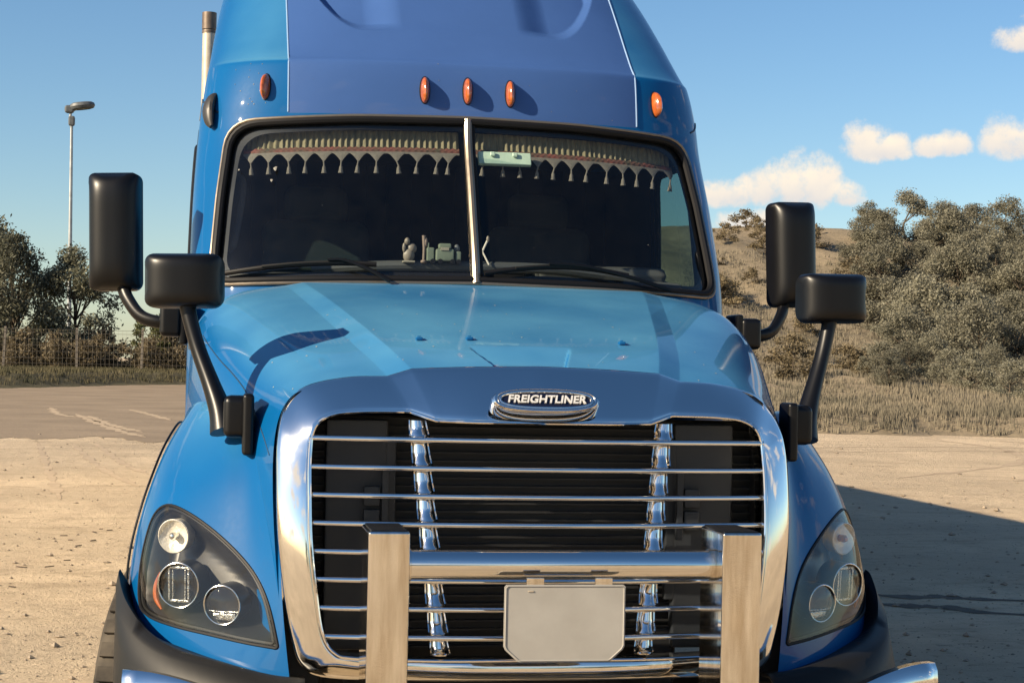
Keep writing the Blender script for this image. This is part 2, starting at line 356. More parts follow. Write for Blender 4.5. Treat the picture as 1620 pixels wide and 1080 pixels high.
# grass bank behind the yard on the left
def bank_h(x, y): e = 88+2.6*(x+11.5)+1.4*np.sin(x*.7); e = np.clip(e, 60, 119); return .75*sstep(y, e, e+9)+.4*sstep(y, 118, 160)-.03
bx = np.linspace(-90, 24, 96); byy = np.concatenate([np.linspace(56, 130, 80), np.linspace(134, 260, 12)])
XX, YY = np.meshgrid(bx, byy, indexing='ij'); ZZ = bank_h(XX, YY)+.05*np.sin(XX*2.1+YY)*np.sin(YY*1.3)*sstep(bank_h(XX, YY), .1, .4)
struct('grass_bank', np.stack([XX, YY, ZZ], -1).reshape(-1, 3), [q[::-1] for q in gridf(len(bx), len(byy))], GRASSG)
# hillside on the right
def hill_h(x, y):
    y = y+1.2*np.sin(x*.33)+.7*np.sin(x*1.1+2)+.4*np.sin(x*2.9); t = sstep(x, .5, 17)
    return t*(.55*sstep(y, 40, 43)+1.15*sstep(y, 43, 62)+(9.3-.5*sstep(x-y*.2, 15, 24)+.25*np.sin(x*.21))*sstep(y, 58, 108))-.04
hx = np.linspace(-18, 110, 140); hy = np.concatenate([np.linspace(37, 116, 110), [125, 150, 200]])
XX, YY = np.meshgrid(hx, hy, indexing='ij'); ZZ = hill_h(XX, YY); ZZ += (.12*np.sin(XX*1.9+YY*.7)*np.sin(YY*1.1)+.08*np.sin(XX*4.1)*np.sin(YY*3.3+1))*sstep(ZZ, .2, 1.0)
struct('hillside', np.stack([XX, YY, ZZ], -1).reshape(-1, 3), [q[::-1] for q in gridf(len(hx), len(hy))], HILLG)
# ================================================================== the truck (world axes: x across, y away from the front, z up)
TR = thing('semi_truck', 'bright blue sleeper cab semi truck with chrome grille and bull bar, parked on the dirt', 'truck')
def part(name, vf, m, parent=None, **k): return link(name, vf[0], vf[1], m, parent or TR, **k)

# ---- cab and roof fairing: one surface, plan curves stacked in height
f_y0 = pchip([1.0, 1.9, 2.03, 2.36, 2.69, 2.76, 2.90, 2.928, 2.948, 3.05, 3.2, 3.4, 3.7, 3.88, 3.98], [1.50, 1.525, 1.555, 1.72, 1.885, 1.893, 1.915, 1.925, 1.955, 2.075, 2.235, 2.455, 2.86, 3.25, 3.8])
f_w = pchip([1.0, 2.05, 2.34, 2.66, 2.85, 2.96, 3.13, 3.33, 3.6, 3.8, 3.92, 3.98], [1.09, 1.085, 1.08, 1.065, 1.045, 1.03, 1.012, .985, .93, .85, .72, .55])
f_D = pchip([1.0, 2.7, 3.0, 3.4, 4.0], [.5, .5, .6, .8, 1.1])
NE = 2.8; CABEND = 6.3
def S_cab(u, z):
    u = np.asarray(u, float); z = np.asarray(z, float)
    w, D, y0 = f_w(z), f_D(z), f_y0(z); s = np.sign(u); a = np.minimum(np.abs(u), 1)*np.pi/2
    sa, ca = np.sin(a), np.cos(a); r = (sa**NE+np.maximum(ca, 0)**NE)**(-1/NE)
    x = w*r*sa; yy = y0+D*(1-r*ca)
    ex = np.maximum(np.abs(u)-1, 0); yy = yy+ex*(CABEND-(y0+D))
    # scooped panel high on the fairing
    q = np.maximum(np.abs(x)-.40, 0); zb = 3.085+q*q*5.0
    rec = sstep(.645-np.abs(x), 0, .055)*sstep(z-zb, 0, .05)*(0.12+.88*sstep(np.abs(x), .24, .40))
    rec = np.where(np.abs(u) < 1, rec, 0); yy = yy+.075*rec
    return np.stack([s*x, yy, z], 1)
def u_of_x(x, z):
    xi = np.clip(np.abs(x)/f_w(z), 0, .99999); a = np.arctan2(xi, np.maximum(1-xi**NE, 0)**(1/NE)); return np.sign(x)*a/(np.pi/2)
def u_of_y(y, z, s): y1 = f_y0(z)+f_D(z); return s*(1+(y-y1)/(CABEND-y1))
def roundpoly(pts, rad, n=7):
    """polygon with rounded corners, dense along the edges"""
    P = [np.array(p, float) for p in pts]; out = []
    k = len(P)
    for i in range(k):
        a, b, c = P[i-1], P[i], P[(i+1) % k]; r = rad[i] if hasattr(rad, '__len__') else rad
        da = (a-b)/np.linalg.norm(a-b); dc = (c-b)/np.linalg.norm(c-b)
        for t in np.linspace(0, 1, n): out.append((b+da*r)*(1-t)**2+2*b*t*(1-t)+(b+dc*r)*t*t)
    res = []
    for i in range(len(out)):
        a, b = out[i], out[(i+1) % len(out)]; m = max(1, int(np.linalg.norm(b-a)/.05))
        for q in range(m): res.append(a+(b-a)*q/m)
    return np.array(res)
def ws_poly(g=0.0):
    return roundpoly([(-.99+g, 2.018+g), (-.5, 2.035+g), (0, 2.044+g), (.5, 2.035+g), (.99-g, 2.018+g), (.965-g, 2.36), (.93-g, 2.66-g), (.45, 2.686-g), (0, 2.694-g), (-.45, 2.686-g), (-.93+g, 2.66-g), (-.965+g, 2.36)],
                     [.07, .05, .05, .05, .07, .05, .11, .05, .05, .05, .11, .05])
def side_poly(s, g=0.0):
    p = roundpoly([(2.22-g, 2.03-g), (3.0+g, 2.03-g), (3.0+g, 2.62+g), (2.42-g, 2.62+g)], .08)
    return np.stack([u_of_y(p[:, 0], p[:, 1], s), p[:, 1]], 1)
def xz_uv(p): return np.stack([u_of_x(p[:, 0], p[:, 1]), p[:, 1]], 1)
outc = lambda V: np.stack([V[:, 0], np.where(np.abs(V[:, 0]) > f_w(V[:, 2])*.995, 0, -1.0), V[:, 0]*0], 1)
def cab_patch(holes, zlo, zhi, nu, nz, ul=1.96):
    us = np.concatenate([np.linspace(-ul, -1.02, 40), np.linspace(-1, 1, nu), np.linspace(1.02, ul, 40)])
    zs = np.linspace(zlo, zhi, nz); G = np.array([(u, z) for u in us for z in zs])
    sc = np.array([1.4, 1.0])
    for h in holes: G = G[~inpoly(G, h) & ~near(G*sc, h*sc, .012)]
    def keep(c):
        k = np.ones(len(c), bool)
        for h in holes: k &= ~inpoly(c, h)
        return k
    return cdt(G, holes, keep)
WSP = ws_poly(); WSU = xz_uv(WSP)
SH = [side_poly(-1), side_poly(1)]
P, T = cab_patch([WSU]+SH, 1.0, 2.708, 90, 70)
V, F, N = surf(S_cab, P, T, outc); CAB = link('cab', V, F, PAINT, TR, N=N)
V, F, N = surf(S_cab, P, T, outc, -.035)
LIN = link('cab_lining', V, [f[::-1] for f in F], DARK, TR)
ZS = 2.708
zs = np.concatenate([np.linspace(ZS, 3.4, 90), np.linspace(3.42, 3.98, 24)])
def fair_part(name, tt, m):
    # t in [-1, 1] centre panel, up to +-2 the rounded corner, up to +-3 the flank
    G = np.array([(t, z) for t in tt for z in zs]); us_ = u_of_x(np.full(len(G), .712), np.minimum(G[:, 1], 3.75)); at = np.abs(G[:, 0])
    u = np.where(at <= 1, at*us_, np.where(at <= 2, us_+(1-us_)*(at-1), at-1))*np.sign(G[:, 0])
    V = S_cab(u, G[:, 1]); N = snormals(S_cab, u, np.clip(G[:, 1], 1.01, 3.978)); Fq = gridf(len(tt), len(zs))
    if np.mean(np.sum(N*outc(V), 1)) < 0: N = -N
    q_ = Fq[len(Fq)//2]
    if np.cross(V[q_[1]]-V[q_[0]], V[q_[2]]-V[q_[0]]) @ N[q_[0]] < 0: Fq = [q[::-1] for q in Fq]
    return link(name, V, Fq, m, TR, N=N)
fair_part('fairing_panel', np.linspace(-1, 1, 220), FAIR)
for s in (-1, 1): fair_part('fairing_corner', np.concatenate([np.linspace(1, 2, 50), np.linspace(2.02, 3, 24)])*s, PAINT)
us = np.concatenate([np.linspace(-2, -1.02, 24), np.linspace(-1, 1, 200), np.linspace(1.02, 2, 24)])
ring = S_cab(us, np.full(len(us), 3.979)); part('roof_top', (np.concatenate([ring, [[0, 4.6, 4.0]]]), [(i, i+1, len(us)) for i in range(len(us)-1)]+[(len(us)-1, 0, len(us))]), FAIR)
zz = np.linspace(1.0, 3.98, 30); bl = S_cab(np.full(30, -2.0), zz); br = S_cab(np.full(30, 2.0), zz)
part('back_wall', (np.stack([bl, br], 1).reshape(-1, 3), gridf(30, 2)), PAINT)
part('headliner', rbox((0, 3.2, 2.76), (1.9, 2.2, .03), .01), DARK)
part('sleeper_curtain', join([rbox((x, 3.95+.03*(i % 2), 2.0), (.13, .04, 1.5), .015) for i, x in enumerate(np.arange(-.98, 1.0, .115))]), DARK)
# ---- windshield: two panes, gasket, trim, divider
for s in (-1, 1):
    cl = [p for p in ws_poly(.004)]; hp = np.array(cl); uv = xz_uv(hp)
    g = np.array([(u, z) for u in np.linspace(.004, .92, 34)*s for z in np.linspace(2.02, 2.69, 26)])
    g = g[inpoly(g, uv) & ~near(g, uv, .006)]
    edge = np.array([(.003*s, z) for z in np.linspace(2.05, 2.688, 20)])
    lp = uv[(uv[:, 0]*s > .003)]
    if s < 0: k = np.argmax(np.linalg.norm(np.diff(np.concatenate([lp, lp[:1]]), axis=0), axis=1)); lp = np.roll(lp, -(k+1), 0)
    else: k = np.argmax(np.linalg.norm(np.diff(np.concatenate([lp, lp[:1]]), axis=0), axis=1)); lp = np.roll(lp, -(k+1), 0)
    P, T = cdt(g, [lp], lambda c: inpoly(c, lp)); V, F, N = surf(S_cab, P, T, outc, -.012)
    link('windshield_pane', V, F, GLASS, TR, N=N)
    # dark ceramic band along the edge of the pane, just inside the glass
def along(poly_uv, off):
    N = snormals(S_cab, poly_uv[:, 0], poly_uv[:, 1]); V = S_cab(poly_uv[:, 0], poly_uv[:, 1])
    N *= np.sign(np.sum(N*outc(V), 1))[:, None]; return V+N*np.reshape(off, (-1, 1)), N
gi, _ = along(WSU, .002)
part('windshield_gasket', tube(gi, .015, 8, True), RUBBER)
gt, _ = along(xz_uv(ws_poly(-.014)), .006); part('windshield_trim', tube(gt, .0075, 8, True), TRIM)
a, _ = along(xz_uv(ws_poly(.0)), -.016); b, _ = along(xz_uv(ws_poly(.035)), -.016); k = min(len(a), len(b))
def ringpoly(pa, pb):
    n = 240
    def rs(p):
        q = np.concatenate([p, p[:1]]); d = np.concatenate([[0], np.cumsum(np.linalg.norm(np.diff(q, axis=0), axis=1))]); t = np.linspace(0, d[-1], n, endpoint=False)
        return np.stack([np.interp(t, d, q[:, i]) for i in range(3)], 1)
    A, B = rs(pa), rs(pb); return np.concatenate([A, B]), [(i, (i+1) % n, n+(i+1) % n, n+i) for i in range(n)]
part('ceramic_band', ringpoly(a, b), RUBBER)
dv, dn = along(np.array([(0.0, z) for z in np.linspace(2.03, 2.70, 12)]), .004); part('windshield_divider', tube(dv, (.017), 10), TRIM)
part('divider_seal', tube(dv+np.array([.018, .012, 0]), .012, 8), RUBBER)
# ---- side windows and doors
for i, s in enumerate((-1, 1)):
    h = side_poly(s); P, T = cdt(np.array([(s*(1+a), z) for a in np.linspace(.01, .4, 14) for z in np.linspace(2.04, 2.61, 8) if inpoly(np.array([[s*(1+a), z]]), h)[0]]), [h], lambda c: inpoly(c, h))
    V, F, N = surf(S_cab, P, T, outc, -.014)
    d = roundpoly([(2.12, 1.1), (3.08, 1.1), (3.08, 2.69), (2.4, 2.69), (2.12, 2.06)], .06); du = np.stack([u_of_y(d[:, 0], d[:, 1], s), d[:, 1]], 1)
    dl, _ = along(du, .0); DO = part('door', tube(dl, .003, 6, True), GAPM)
    link('window', V, F, SIDEG, DO, N=N)
    wl, _ = along(h, .002); part('window_frame', tube(wl, .012, 6, True), RUBBER, DO)
    part('handle', rbox((s*1.097, 2.95, 1.75), (.03, .16, .045), .012), BLACK, DO)
    part('door_panel', join([rbox((s*1.035, 2.55, 1.6), (.04, .85, .72), .02), tube([(s*1.02, 2.25, 2.02), (s*.99, 2.3, 1.98), (s*.99, 2.9, 1.98)], .02)]), SEATM, DO)
    # grab handle on the pillar, seen through the glass
    if s < 0: part('grab_handle', tube(spline([(s*.93, 2.02, 2.16), (s*.91, 2.0, 2.2), (s*.88, 2.1, 2.42), (s*.9, 2.13, 2.47)], 14), .014), SEATM)
    # teardrop deflector at the upper front corner of the door
    if s < 0: part('side_deflector', mir(join([tube(spline([(1.012, 2.10, 2.66), (1.022, 2.12, 2.69), (1.026, 2.14, 2.735), (1.014, 2.16, 2.78), (.992, 2.18, 2.80)], 12), [(.018*math.sin(.25+2.6*k/11)+.003, .034*math.sin(.25+2.6*k/11)+.003) for k in range(12)], 12)]), s), DEFL)
    vs = spline([(.985, 1.90, 2.72), (1.02, 2.0, 2.745), (1.043, 2.1, 2.80), (1.047, 2.2, 2.80), (1.056, 2.34, 2.72)], 30)
    uu = np.stack([u_of_x(vs[:, 0], vs[:, 2])*s, vs[:, 2]], 1); uu[12:, 0] = np.array([s*max(abs(u), min(1.0, .86+.02*(k-12))) for k, u in enumerate(uu[12:, 0], 12)])
    sv, _ = along(uu, .001); part('visor_gap', tube(sv, .004, 6), GAPM)
# vertical seams on the fairing
for s in (-1, 1):
    zs2 = np.linspace(2.712, 3.6, 40); uv = np.stack([u_of_x(np.full(40, .712*s), zs2), zs2], 1); sv, _ = along(uv, .0005)
    part('fairing_seam', tube(sv, .0032, 6), SEAMM)
# ---- marker lights
for x, z in ((-.80, 2.815), (.80, 2.815), (-.173, 2.815), (0, 2.818), (.173, 2.815)):
    uv = np.array([[float(u_of_x(np.array([x]), np.array([z]))[0]), z]]); p, n = along(uv, .0); p = p[0]; n = Vector(n[0])
    bm = bmesh.new(); bmesh.ops.create_uvsphere(bm, u_segments=16, v_segments=12, radius=1)
    for v in bm.verts:
        zz_ = v.co.z; v.co = Vector((v.co.x*.0185, max(v.co.y, -1)*.046, math.copysign(abs(zz_)**.8, zz_)*.054))
        v.co.z += -.006*(v.co.y/-.04)
    q = Vector((0, -1, 0)).rotation_difference(n).to_matrix(); bmesh.ops.rotate(bm, cent=(0, 0, 0), matrix=q, verts=bm.verts); bmesh.ops.translate(bm, vec=p, verts=bm.verts)
    bm.verts.index_update(); ml = part('marker_light', (np.array([v.co[:] for v in bm.verts]), [[v.index for v in f.verts] for f in bm.faces]), AMBER); bm.free()
    e = [(.0195*math.cos(t), -.001, .055*math.sin(t)) for t in np.linspace(0, 2*np.pi, 24, endpoint=False)]
    e = np.array([q @ Vector(a_) for a_ in e])+p; part('lamp_base', tube(e, .003, 6, True), BLACK, ml)

# ---- hood
HC = np.array([
 [(0, .212, 1.716), (.2, .225, 1.712), (.37, .243, 1.705), (.385, .245, 1.704), (.387, .245, 1.704), (.455, .258, 1.680), (.457, .258, 1.680), (.47, .26, 1.678), (.60, .275, 1.672), (.708, .283, 1.650), (.772, .28, 1.60), (.800, .235, 1.50), (.802, .20, 1.35), (.787, .155, 1.10), (.752, .118, .84)],
 [(0, .45, 1.787), (.22, .45, 1.785), (.425, .45, 1.777), (.440, .45, 1.776), (.442, .45, 1.776), (.510, .455, 1.748), (.512, .455, 1.748), (.525, .455, 1.746), (.64, .46, 1.728), (.745, .465, 1.69), (.82, .47, 1.62), (.86, .46, 1.52), (.868, .42, 1.38), (.86, .36, 1.1), (.84, .30, .85)],
 [(0, .80, 1.870), (.24, .80, 1.868), (.495, .80, 1.861), (.510, .80, 1.860), (.512, .80, 1.860), (.580, .80, 1.832), (.582, .80, 1.832), (.595, .80, 1.830), (.72, .80, 1.810), (.83, .80, 1.772), (.905, .80, 1.70), (.945, .80, 1.60), (.96, .80, 1.45), (.96, .80, 1.1), (.96, .8, .85)],
 [(0, 1.15, 1.947), (.25, 1.15, 1.945), (.56, 1.15, 1.939), (.575, 1.15, 1.938), (.577, 1.15, 1.938), (.642, 1.15, 1.914), (.644, 1.15, 1.914), (.657, 1.15, 1.912), (.80, 1.15, 1.895), (.915, 1.15, 1.858), (.99, 1.15, 1.79), (1.025, 1.15, 1.69), (1.035, 1.15, 1.5), (1.035, 1.15, 1.1), (1.035, 1.15, .9)],
 [(0, 1.45, 2.006), (.26, 1.45, 2.005), (.62, 1.45, 1.999), (.635, 1.45, 1.998), (.637, 1.45, 1.998), (.70, 1.45, 1.982), (.702, 1.45, 1.982), (.715, 1.45, 1.981), (.86, 1.45, 1.967), (.96, 1.45, 1.935), (1.03, 1.45, 1.87), (1.062, 1.45, 1.77), (1.07, 1.45, 1.5), (1.07, 1.45, 1.1), (1.07, 1.45, .9)],
 [(0, 1.56, 2.028), (.26, 1.56, 2.027), (.64, 1.58, 2.020), (.655, 1.58, 2.019), (.657, 1.58, 2.019), (.72, 1.585, 2.006), (.722, 1.585, 2.006), (.735, 1.585, 2.004), (.875, 1.6, 1.985), (.97, 1.6, 1.95), (1.04, 1.6, 1.88), (1.07, 1.6, 1.78), (1.078, 1.6, 1.5), (1.078, 1.6, 1.1), (1.078, 1.6, .9)]])
ncol = HC.shape[1]
def S_hood(u, v):
    """u in [-1, 1] across, v in [0, 5] front to back"""
    a = np.abs(u)*(ncol-1)
    HM = np.concatenate([HC[:, :0:-1]*np.array([-1, 1, 1]), HC], 1)
    p = np.einsum('nr,nc,rcd->nd', bsw(v, 6), bsw(np.asarray(u)*(ncol-1)+ncol-1, HM.shape[1]), HM)
    x, y = p[:, 0]+.02, p[:, 1]
    hw = .115+.28*np.maximum(y-.25, 0)
    dd = sstep(hw-np.abs(x), 0, .014)*(1-sstep(y, .33, .46)); p[:, 2] -= .024*dd
    return p
uh = np.concatenate([np.linspace(0, .14, 60), np.linspace(.1425, .52, 90), np.linspace(.525, 1, 60)]); us = np.concatenate([-uh[:0:-1], uh])
vs = np.concatenate([np.linspace(0, 1.2, 40), np.linspace(1.25, 5, 50)])
G = np.array([(u, v) for u in us for v in vs]); V = S_hood(G[:, 0], G[:, 1]); N = snormals(S_hood, G[:, 0]*.999, np.clip(G[:, 1], .01, 4.99)); Fq = gridf(len(us), len(vs))
if np.mean(N[:, 2]) < 0: N = -N
if np.cross(V[Fq[5000][1]]-V[Fq[5000][0]], V[Fq[5000][2]]-V[Fq[5000][0]]) @ N[Fq[5000][0]] < 0: Fq = [q[::-1] for q in Fq]
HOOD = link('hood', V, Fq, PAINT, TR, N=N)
def hood_at(x, y):
    k = np.argmin((V_H[:, 0]-x)**2+(V_H[:, 1]-y)**2-(V_H[:, 2] > 1.5)*.0001); return V_H[k], N_H[k]
V_H, N_H = V, N
for x, y in ((-.33, .53), (-.17, .53), (.33, .53)):
    p, n = hood_at(x, y); part('washer_nozzle', join([rbox(p+np.array([0, 0, .004]), (.022, .03, .012), .004), rbox(p+np.array([0, .006, .010]), (.012, .012, .008), .003)]), PAINT, HOOD)
# thin join between hood and fender on both sides
for s in (-1, 1):
    q = spline([(.80, .255, 1.44), (.845, .40, 1.53), (.905, .62, 1.63), (.965, .9, 1.715), (1.02, 1.2, 1.79), (1.05, 1.4, 1.83)], 24)
    out = []
    for p in q:
        sub = V_H[V_H[:, 0] > .6]; k = np.argmin(np.sum((sub-p)**2, 1)); out.append(sub[k])
    out = spline(np.array(out)[::3], 40); part('hood_seam', mir(tube(out, .0022, 6), s), GAPM, HOOD)
part('cowl', rbox((0, 1.58, 1.945), (1.72, .1, .05), .02), RUBBER)
for s in (-1, 1): part('inner_fender', join([rbox((s*.72, .36, .86), (.14, .3, .22), .01)]), RADI)

# ---- fenders
FC = np.array([
 [(.74, .10, .78), (.84, .145, .78), (.95, .22, .78), (1.05, .32, .78), (1.14, .43, .78), (1.205, .57, .78), (1.240, .75, .78)],
 [(.755, .115, .90), (.85, .17, .92), (.96, .26, .93), (1.06, .355, .94), (1.15, .45, .94), (1.212, .58, .94), (1.240, .76, .95)],
 [(.77, .14, 1.04), (.86, .222, 1.06), (.95, .29, 1.07), (1.04, .37, 1.08), (1.13, .46, 1.08), (1.20, .59, 1.08), (1.230, .77, 1.09)],
 [(.775, .17, 1.2), (.855, .285, 1.21), (.93, .335, 1.22), (1.01, .405, 1.22), (1.09, .48, 1.22), (1.165, .60, 1.22), (1.20, .78, 1.23)],
 [(.785, .22, 1.33), (.86, .355, 1.34), (.925, .395, 1.35), (.99, .46, 1.35), (1.06, .54, 1.35), (1.125, .65, 1.35), (1.165, .82, 1.34)],
 [(.81, .31, 1.43), (.875, .45, 1.45), (.925, .485, 1.46), (.98, .56, 1.46), (1.035, .65, 1.46), (1.095, .76, 1.45), (1.13, .90, 1.43)],
 [(.85, .50, 1.50), (.905, .56, 1.535), (.94, .63, 1.55), (.98, .71, 1.55), (1.02, .79, 1.55), (1.06, .88, 1.54), (1.09, .99, 1.50)],
 [(.92, .8, 1.53), (.955, .82, 1.57), (.975, .85, 1.59), (1.0, .90, 1.595), (1.025, .96, 1.59), (1.05, 1.03, 1.57), (1.07, 1.10, 1.52)],
 [(1.0, 1.2, 1.50), (1.02, 1.2, 1.54), (1.035, 1.2, 1.56), (1.05, 1.2, 1.56), (1.06, 1.21, 1.555), (1.075, 1.23, 1.53), (1.085, 1.25, 1.48)]])
def S_f(u, v): return np.einsum('nr,nc,rcd->nd', bsw(v, FC.shape[0]), bsw(u, FC.shape[1]), FC)
gu, gv = np.meshgrid(np.linspace(0, 6, 121), np.linspace(0, 6, 121), indexing='ij'); GU, GV = gu.ravel(), gv.ravel(); GP = S_f(GU, GV)
def inv_f(x, z):
    k = np.argmin((GP[:, 0]-x)**2+(GP[:, 2]-z)**2+0*(GP[:, 1])); u, v = GU[k], GV[k]
    for _ in range(8):
        p = S_f([u], [v])[0]; a = (S_f([u+.01], [v])[0]-p)/.01; b = (S_f([u], [v+.01])[0]-p)/.01
        J = np.array([[a[0], b[0]], [a[2], b[2]]]); d = np.linalg.solve(J, [x-p[0], z-p[2]]); u = min(max(u+np.clip(d[0], -.3, .3), 0), 6); v = min(max(v+np.clip(d[1], -.3, .3), 0), 7)
    return u, v
HL = [(1.115, 1.262), (1.055, 1.25), (.975, 1.205), (.897, 1.142), (.842, 1.08), (.806, 1.005), (.781, .905), (.780, .884), (.80, .884), (.87, .890), (.98, .902), (1.09, .913), (1.17, .930), (1.193, .965), (1.194, 1.05), (1.18, 1.145), (1.155, 1.225)]
hp = spline(HL, 72, True); HLU = np.array([inv_f(x, z) for x, z in hp])
outf = lambda V: np.tile([.5, -1, .3], (len(V), 1))
G = np.array([(u, v) for u in np.linspace(0, 6, 56) for v in np.linspace(0, 8, 64)]); G = G[~inpoly(G, HLU) & ~near(G, HLU, .05)]
PF, TF = cdt(G, [HLU], lambda c: ~inpoly(c, HLU)); VF_, FF_, NF_ = surf(S_f, PF, TF, outf)
G = np.array([(u, v) for u in np.linspace(0, 6, 60) for v in np.linspace(0, 7, 60)]); G = G[inpoly(G, HLU) & ~near(G, HLU, .04)]
PL, TL = cdt(G, [HLU], lambda c: inpoly(c, HLU))
cen = HLU.mean(0)
def edge_d(P): 
    a = np.asarray(HLU); r = np.full(len(P), 9.)
    for i in range(len(a)):
        p, q = a[i], a[(i+1) % len(a)]; e = q-p; t = np.clip(((P-p)@e)/(e@e), 0, 1); r = np.minimum(r, np.linalg.norm(P-p-t[:, None]*e, axis=1))
    return r
ed = edge_d(PL)
VL, FL, NL = surf(S_f, PL, TL, outf)
VB = VL-NL*(.006+.086*sstep(ed, 0, .5))[:, None]                   # lamp bowl
VG = VL+NL*(.002+.008*sstep(ed, 0, .7))[:, None]                    # clear cover, slightly proud
rimv = S_f(HLU[:, 0], HLU[:, 1])
def on_bowl(x, z):
    k = np.argmin((VB[:, 0]-x)**2+(VB[:, 2]-z)**2); return VB[k]
for s in (-1, 1):
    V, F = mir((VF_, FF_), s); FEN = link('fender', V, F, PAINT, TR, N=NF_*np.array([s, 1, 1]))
    V, F = mir((VB, FL), s); H = link('headlight', V, F, LAMPB, TR, ang=170)
    V, F = mir((VG, FL), s); link('lens', V, F, LENSG, H, N=NL*np.array([s, 1, 1]))
    part('lens_seal', mir(tube(rimv, .0055, 6, True), s), RUBBER, H)
    ins = S_f(HLU[:, 0]*.94+cen[0]*.06, HLU[:, 1]*.94+cen[1]*.06); part('inner_bezel', mir(tube(ins+np.array([-.004, .012, 0]), .006, 6, True), s), GREYP, H)
    tilt = Matrix.Rotation(math.radians(27)*s, 3, 'Z') @ Matrix.Rotation(math.radians(3), 3, 'X')
    def place(vf, c):
        V = np.array([tilt @ Vector(v) for v in vf[0]])+np.array(c); return V, vf[1]
    for kind, (x, z), r in (('square', (1.06, 1.033), .071), ('round', (.928, .990), .061)):
        c = S_f([inv_f(x, z)[0]], [inv_f(x, z)[1]])[0]+np.array([0, .040, 0]); c[0] = x*s
        PR = part('projector', place(disc_lathe([(r*.98, .05), (r, -.016), (r*.99, -.024), (r*.93, -.026), (r*.90, -.020), (r*.88, -.004), (.003, .002)], 36), c), LAMPB, H)
        part('ring', place(tube([(r*.965*math.cos(t), -.027, r*.965*math.sin(t)) for t in np.linspace(0, 2*np.pi, 40, endpoint=False)], .0026, 8, True), c), RING, PR)
        if kind == 'square':
            bx = [rbox((dx, -.014, 0), (.007, .012, r*1.45), .002) for dx in (-.036, .030)]+[rbox((dx, -.012, 0), (.004, .012, r*1.3), .001) for dx in (-.024, .018)]+[rbox((-.002, -.012, dz), (r*1.0, .012, .008), .002) for dz in (-.050, .052)]
            part('reflector_bars', place(join(bx), c), REFL, PR)
        else:
            part('cut_off_shade', place(join([tube([(-r*.86, -.016, -.020), (0, -.018, -.022), (r*.86, -.016, -.020)], .0025), rbox((0, -.010, -.038), (r*1.25, .008, .022), .004)]), c), REFL, PR)
        dome = disc_lathe([(r*.9, -.022), (r*.75, -.028), (r*.5, -.033), (r*.25, -.036), (.002, -.037)], 28); part('projector_glass', place(dome, c), LENSB, PR)
    c = S_f([inv_f(1.088, 1.172)[0]], [inv_f(1.088, 1.172)[1]])[0]+np.array([0, .034, 0]); c[0] = 1.088*s
    TLP = part('turn_lamp', place(disc_lathe([(.050, .04), (.054, -.008), (.051, -.011), (.046, -.004), (.034, .006), (.018, .010), (.002, .011)], 32), c), REFLW, H)
    part('bulb', place(disc_lathe([(.012, .02), (.013, -.012), (.008, -.02), (.001, -.022)], 14), c), RING if s < 0 else AMBER, TLP)
    am = spline([(1.135, .452, 1.06), (1.146, .468, 1.02), (1.145, .475, .98), (1.128, .46, .95)], 12)
    am = np.array([S_f([inv_f(x, z)[0]], [inv_f(x, z)[1]])[0] for x, _, z in am])+np.array([-.006, .022, 0]); part('side_marker', mir(tube(am, [(.003+.007*math.sin(math.pi*i/11)) for i in range(12)], 8), s), AMBER, H)
    # plastic wheel-arch flare and splash liner
    arc = [(1.245, .75, .78), (1.245, .76, .95), (1.236, .77, 1.09), (1.206, .79, 1.23), (1.172, .84, 1.34), (1.138, .92, 1.43), (1.098, 1.03, 1.50), (1.08, 1.2, 1.5)]
    part('arch_lip', mir(tube(spline(arc, 30), (.004, .004) and .004, 8), s), BLACK)

# ---- chrome surround of the grille
SO = [(0, .222, 1.722), (.2, .235, 1.717), (.385, .252, 1.708), (.46, .264, 1.684), (.58, .280, 1.678), (.70, .293, 1.650), (.762, .285, 1.595), (.788, .225, 1.50), (.79, .178, 1.35), (.783, .152, 1.2), (.762, .135, 1.03), (.737, .126, .90), (.705, .11, .83), (.62, .09, .80), (.3, .055, .795), (0, .05, .795)]
SI = [(0, .085, 1.553), (.2, .092, 1.553), (.325, .115, 1.555), (.402, .150, 1.580), (.55, .162, 1.577), (.635, .165, 1.565), (.682, .162, 1.528), (.694, .150, 1.45), (.694, .122, 1.33), (.689, .102, 1.2), (.672, .088, 1.05), (.652, .080, .935), (.617, .074, .878), (.55, .068, .862), (.3, .05, .855), (0, .05, .855)]
def full(c):
    c = np.array(c); h = [c[0]]
    # straight through the notch, smooth elsewhere
    q = np.concatenate([spline(c[:3], 14), np.linspace(c[2], c[3], 8)[1:], spline(c[3:], 90)[1:]]); 
    return np.concatenate([q, (q*np.array([-1, 1, 1]))[-2:0:-1]])
A, B = full(SO), full(SI); n = len(A)
rows = []
for t, by, bo in ((.03, -.06, 0), (.0, -.012, 0), (.0, .002, 0), (.04, .010, .002), (.12, .014, .003), (.3, .017, .004), (.5, .018, .004), (.7, .017, .003), (.88, .014, .002), (.955, .011, .0), (.99, .005, 0), (1.0, -.004, 0), (1.01, -.03, 0), (1.01, -.09, 0)):
    p = A+(B-A)*t; p[:, 1] -= by; p[:, 2] += bo*(A[:, 2] > 1.5); rows.append(p)
V = np.array(rows).reshape(-1, 3); SUR = part('grille_surround', (V, [q[::-1] for q in gridf(len(rows), n, True)]), CHROME, ang=60)
part('lip', tube(B+np.array([0, -.012, 0]), .0055, 8, True), CHROME, SUR)
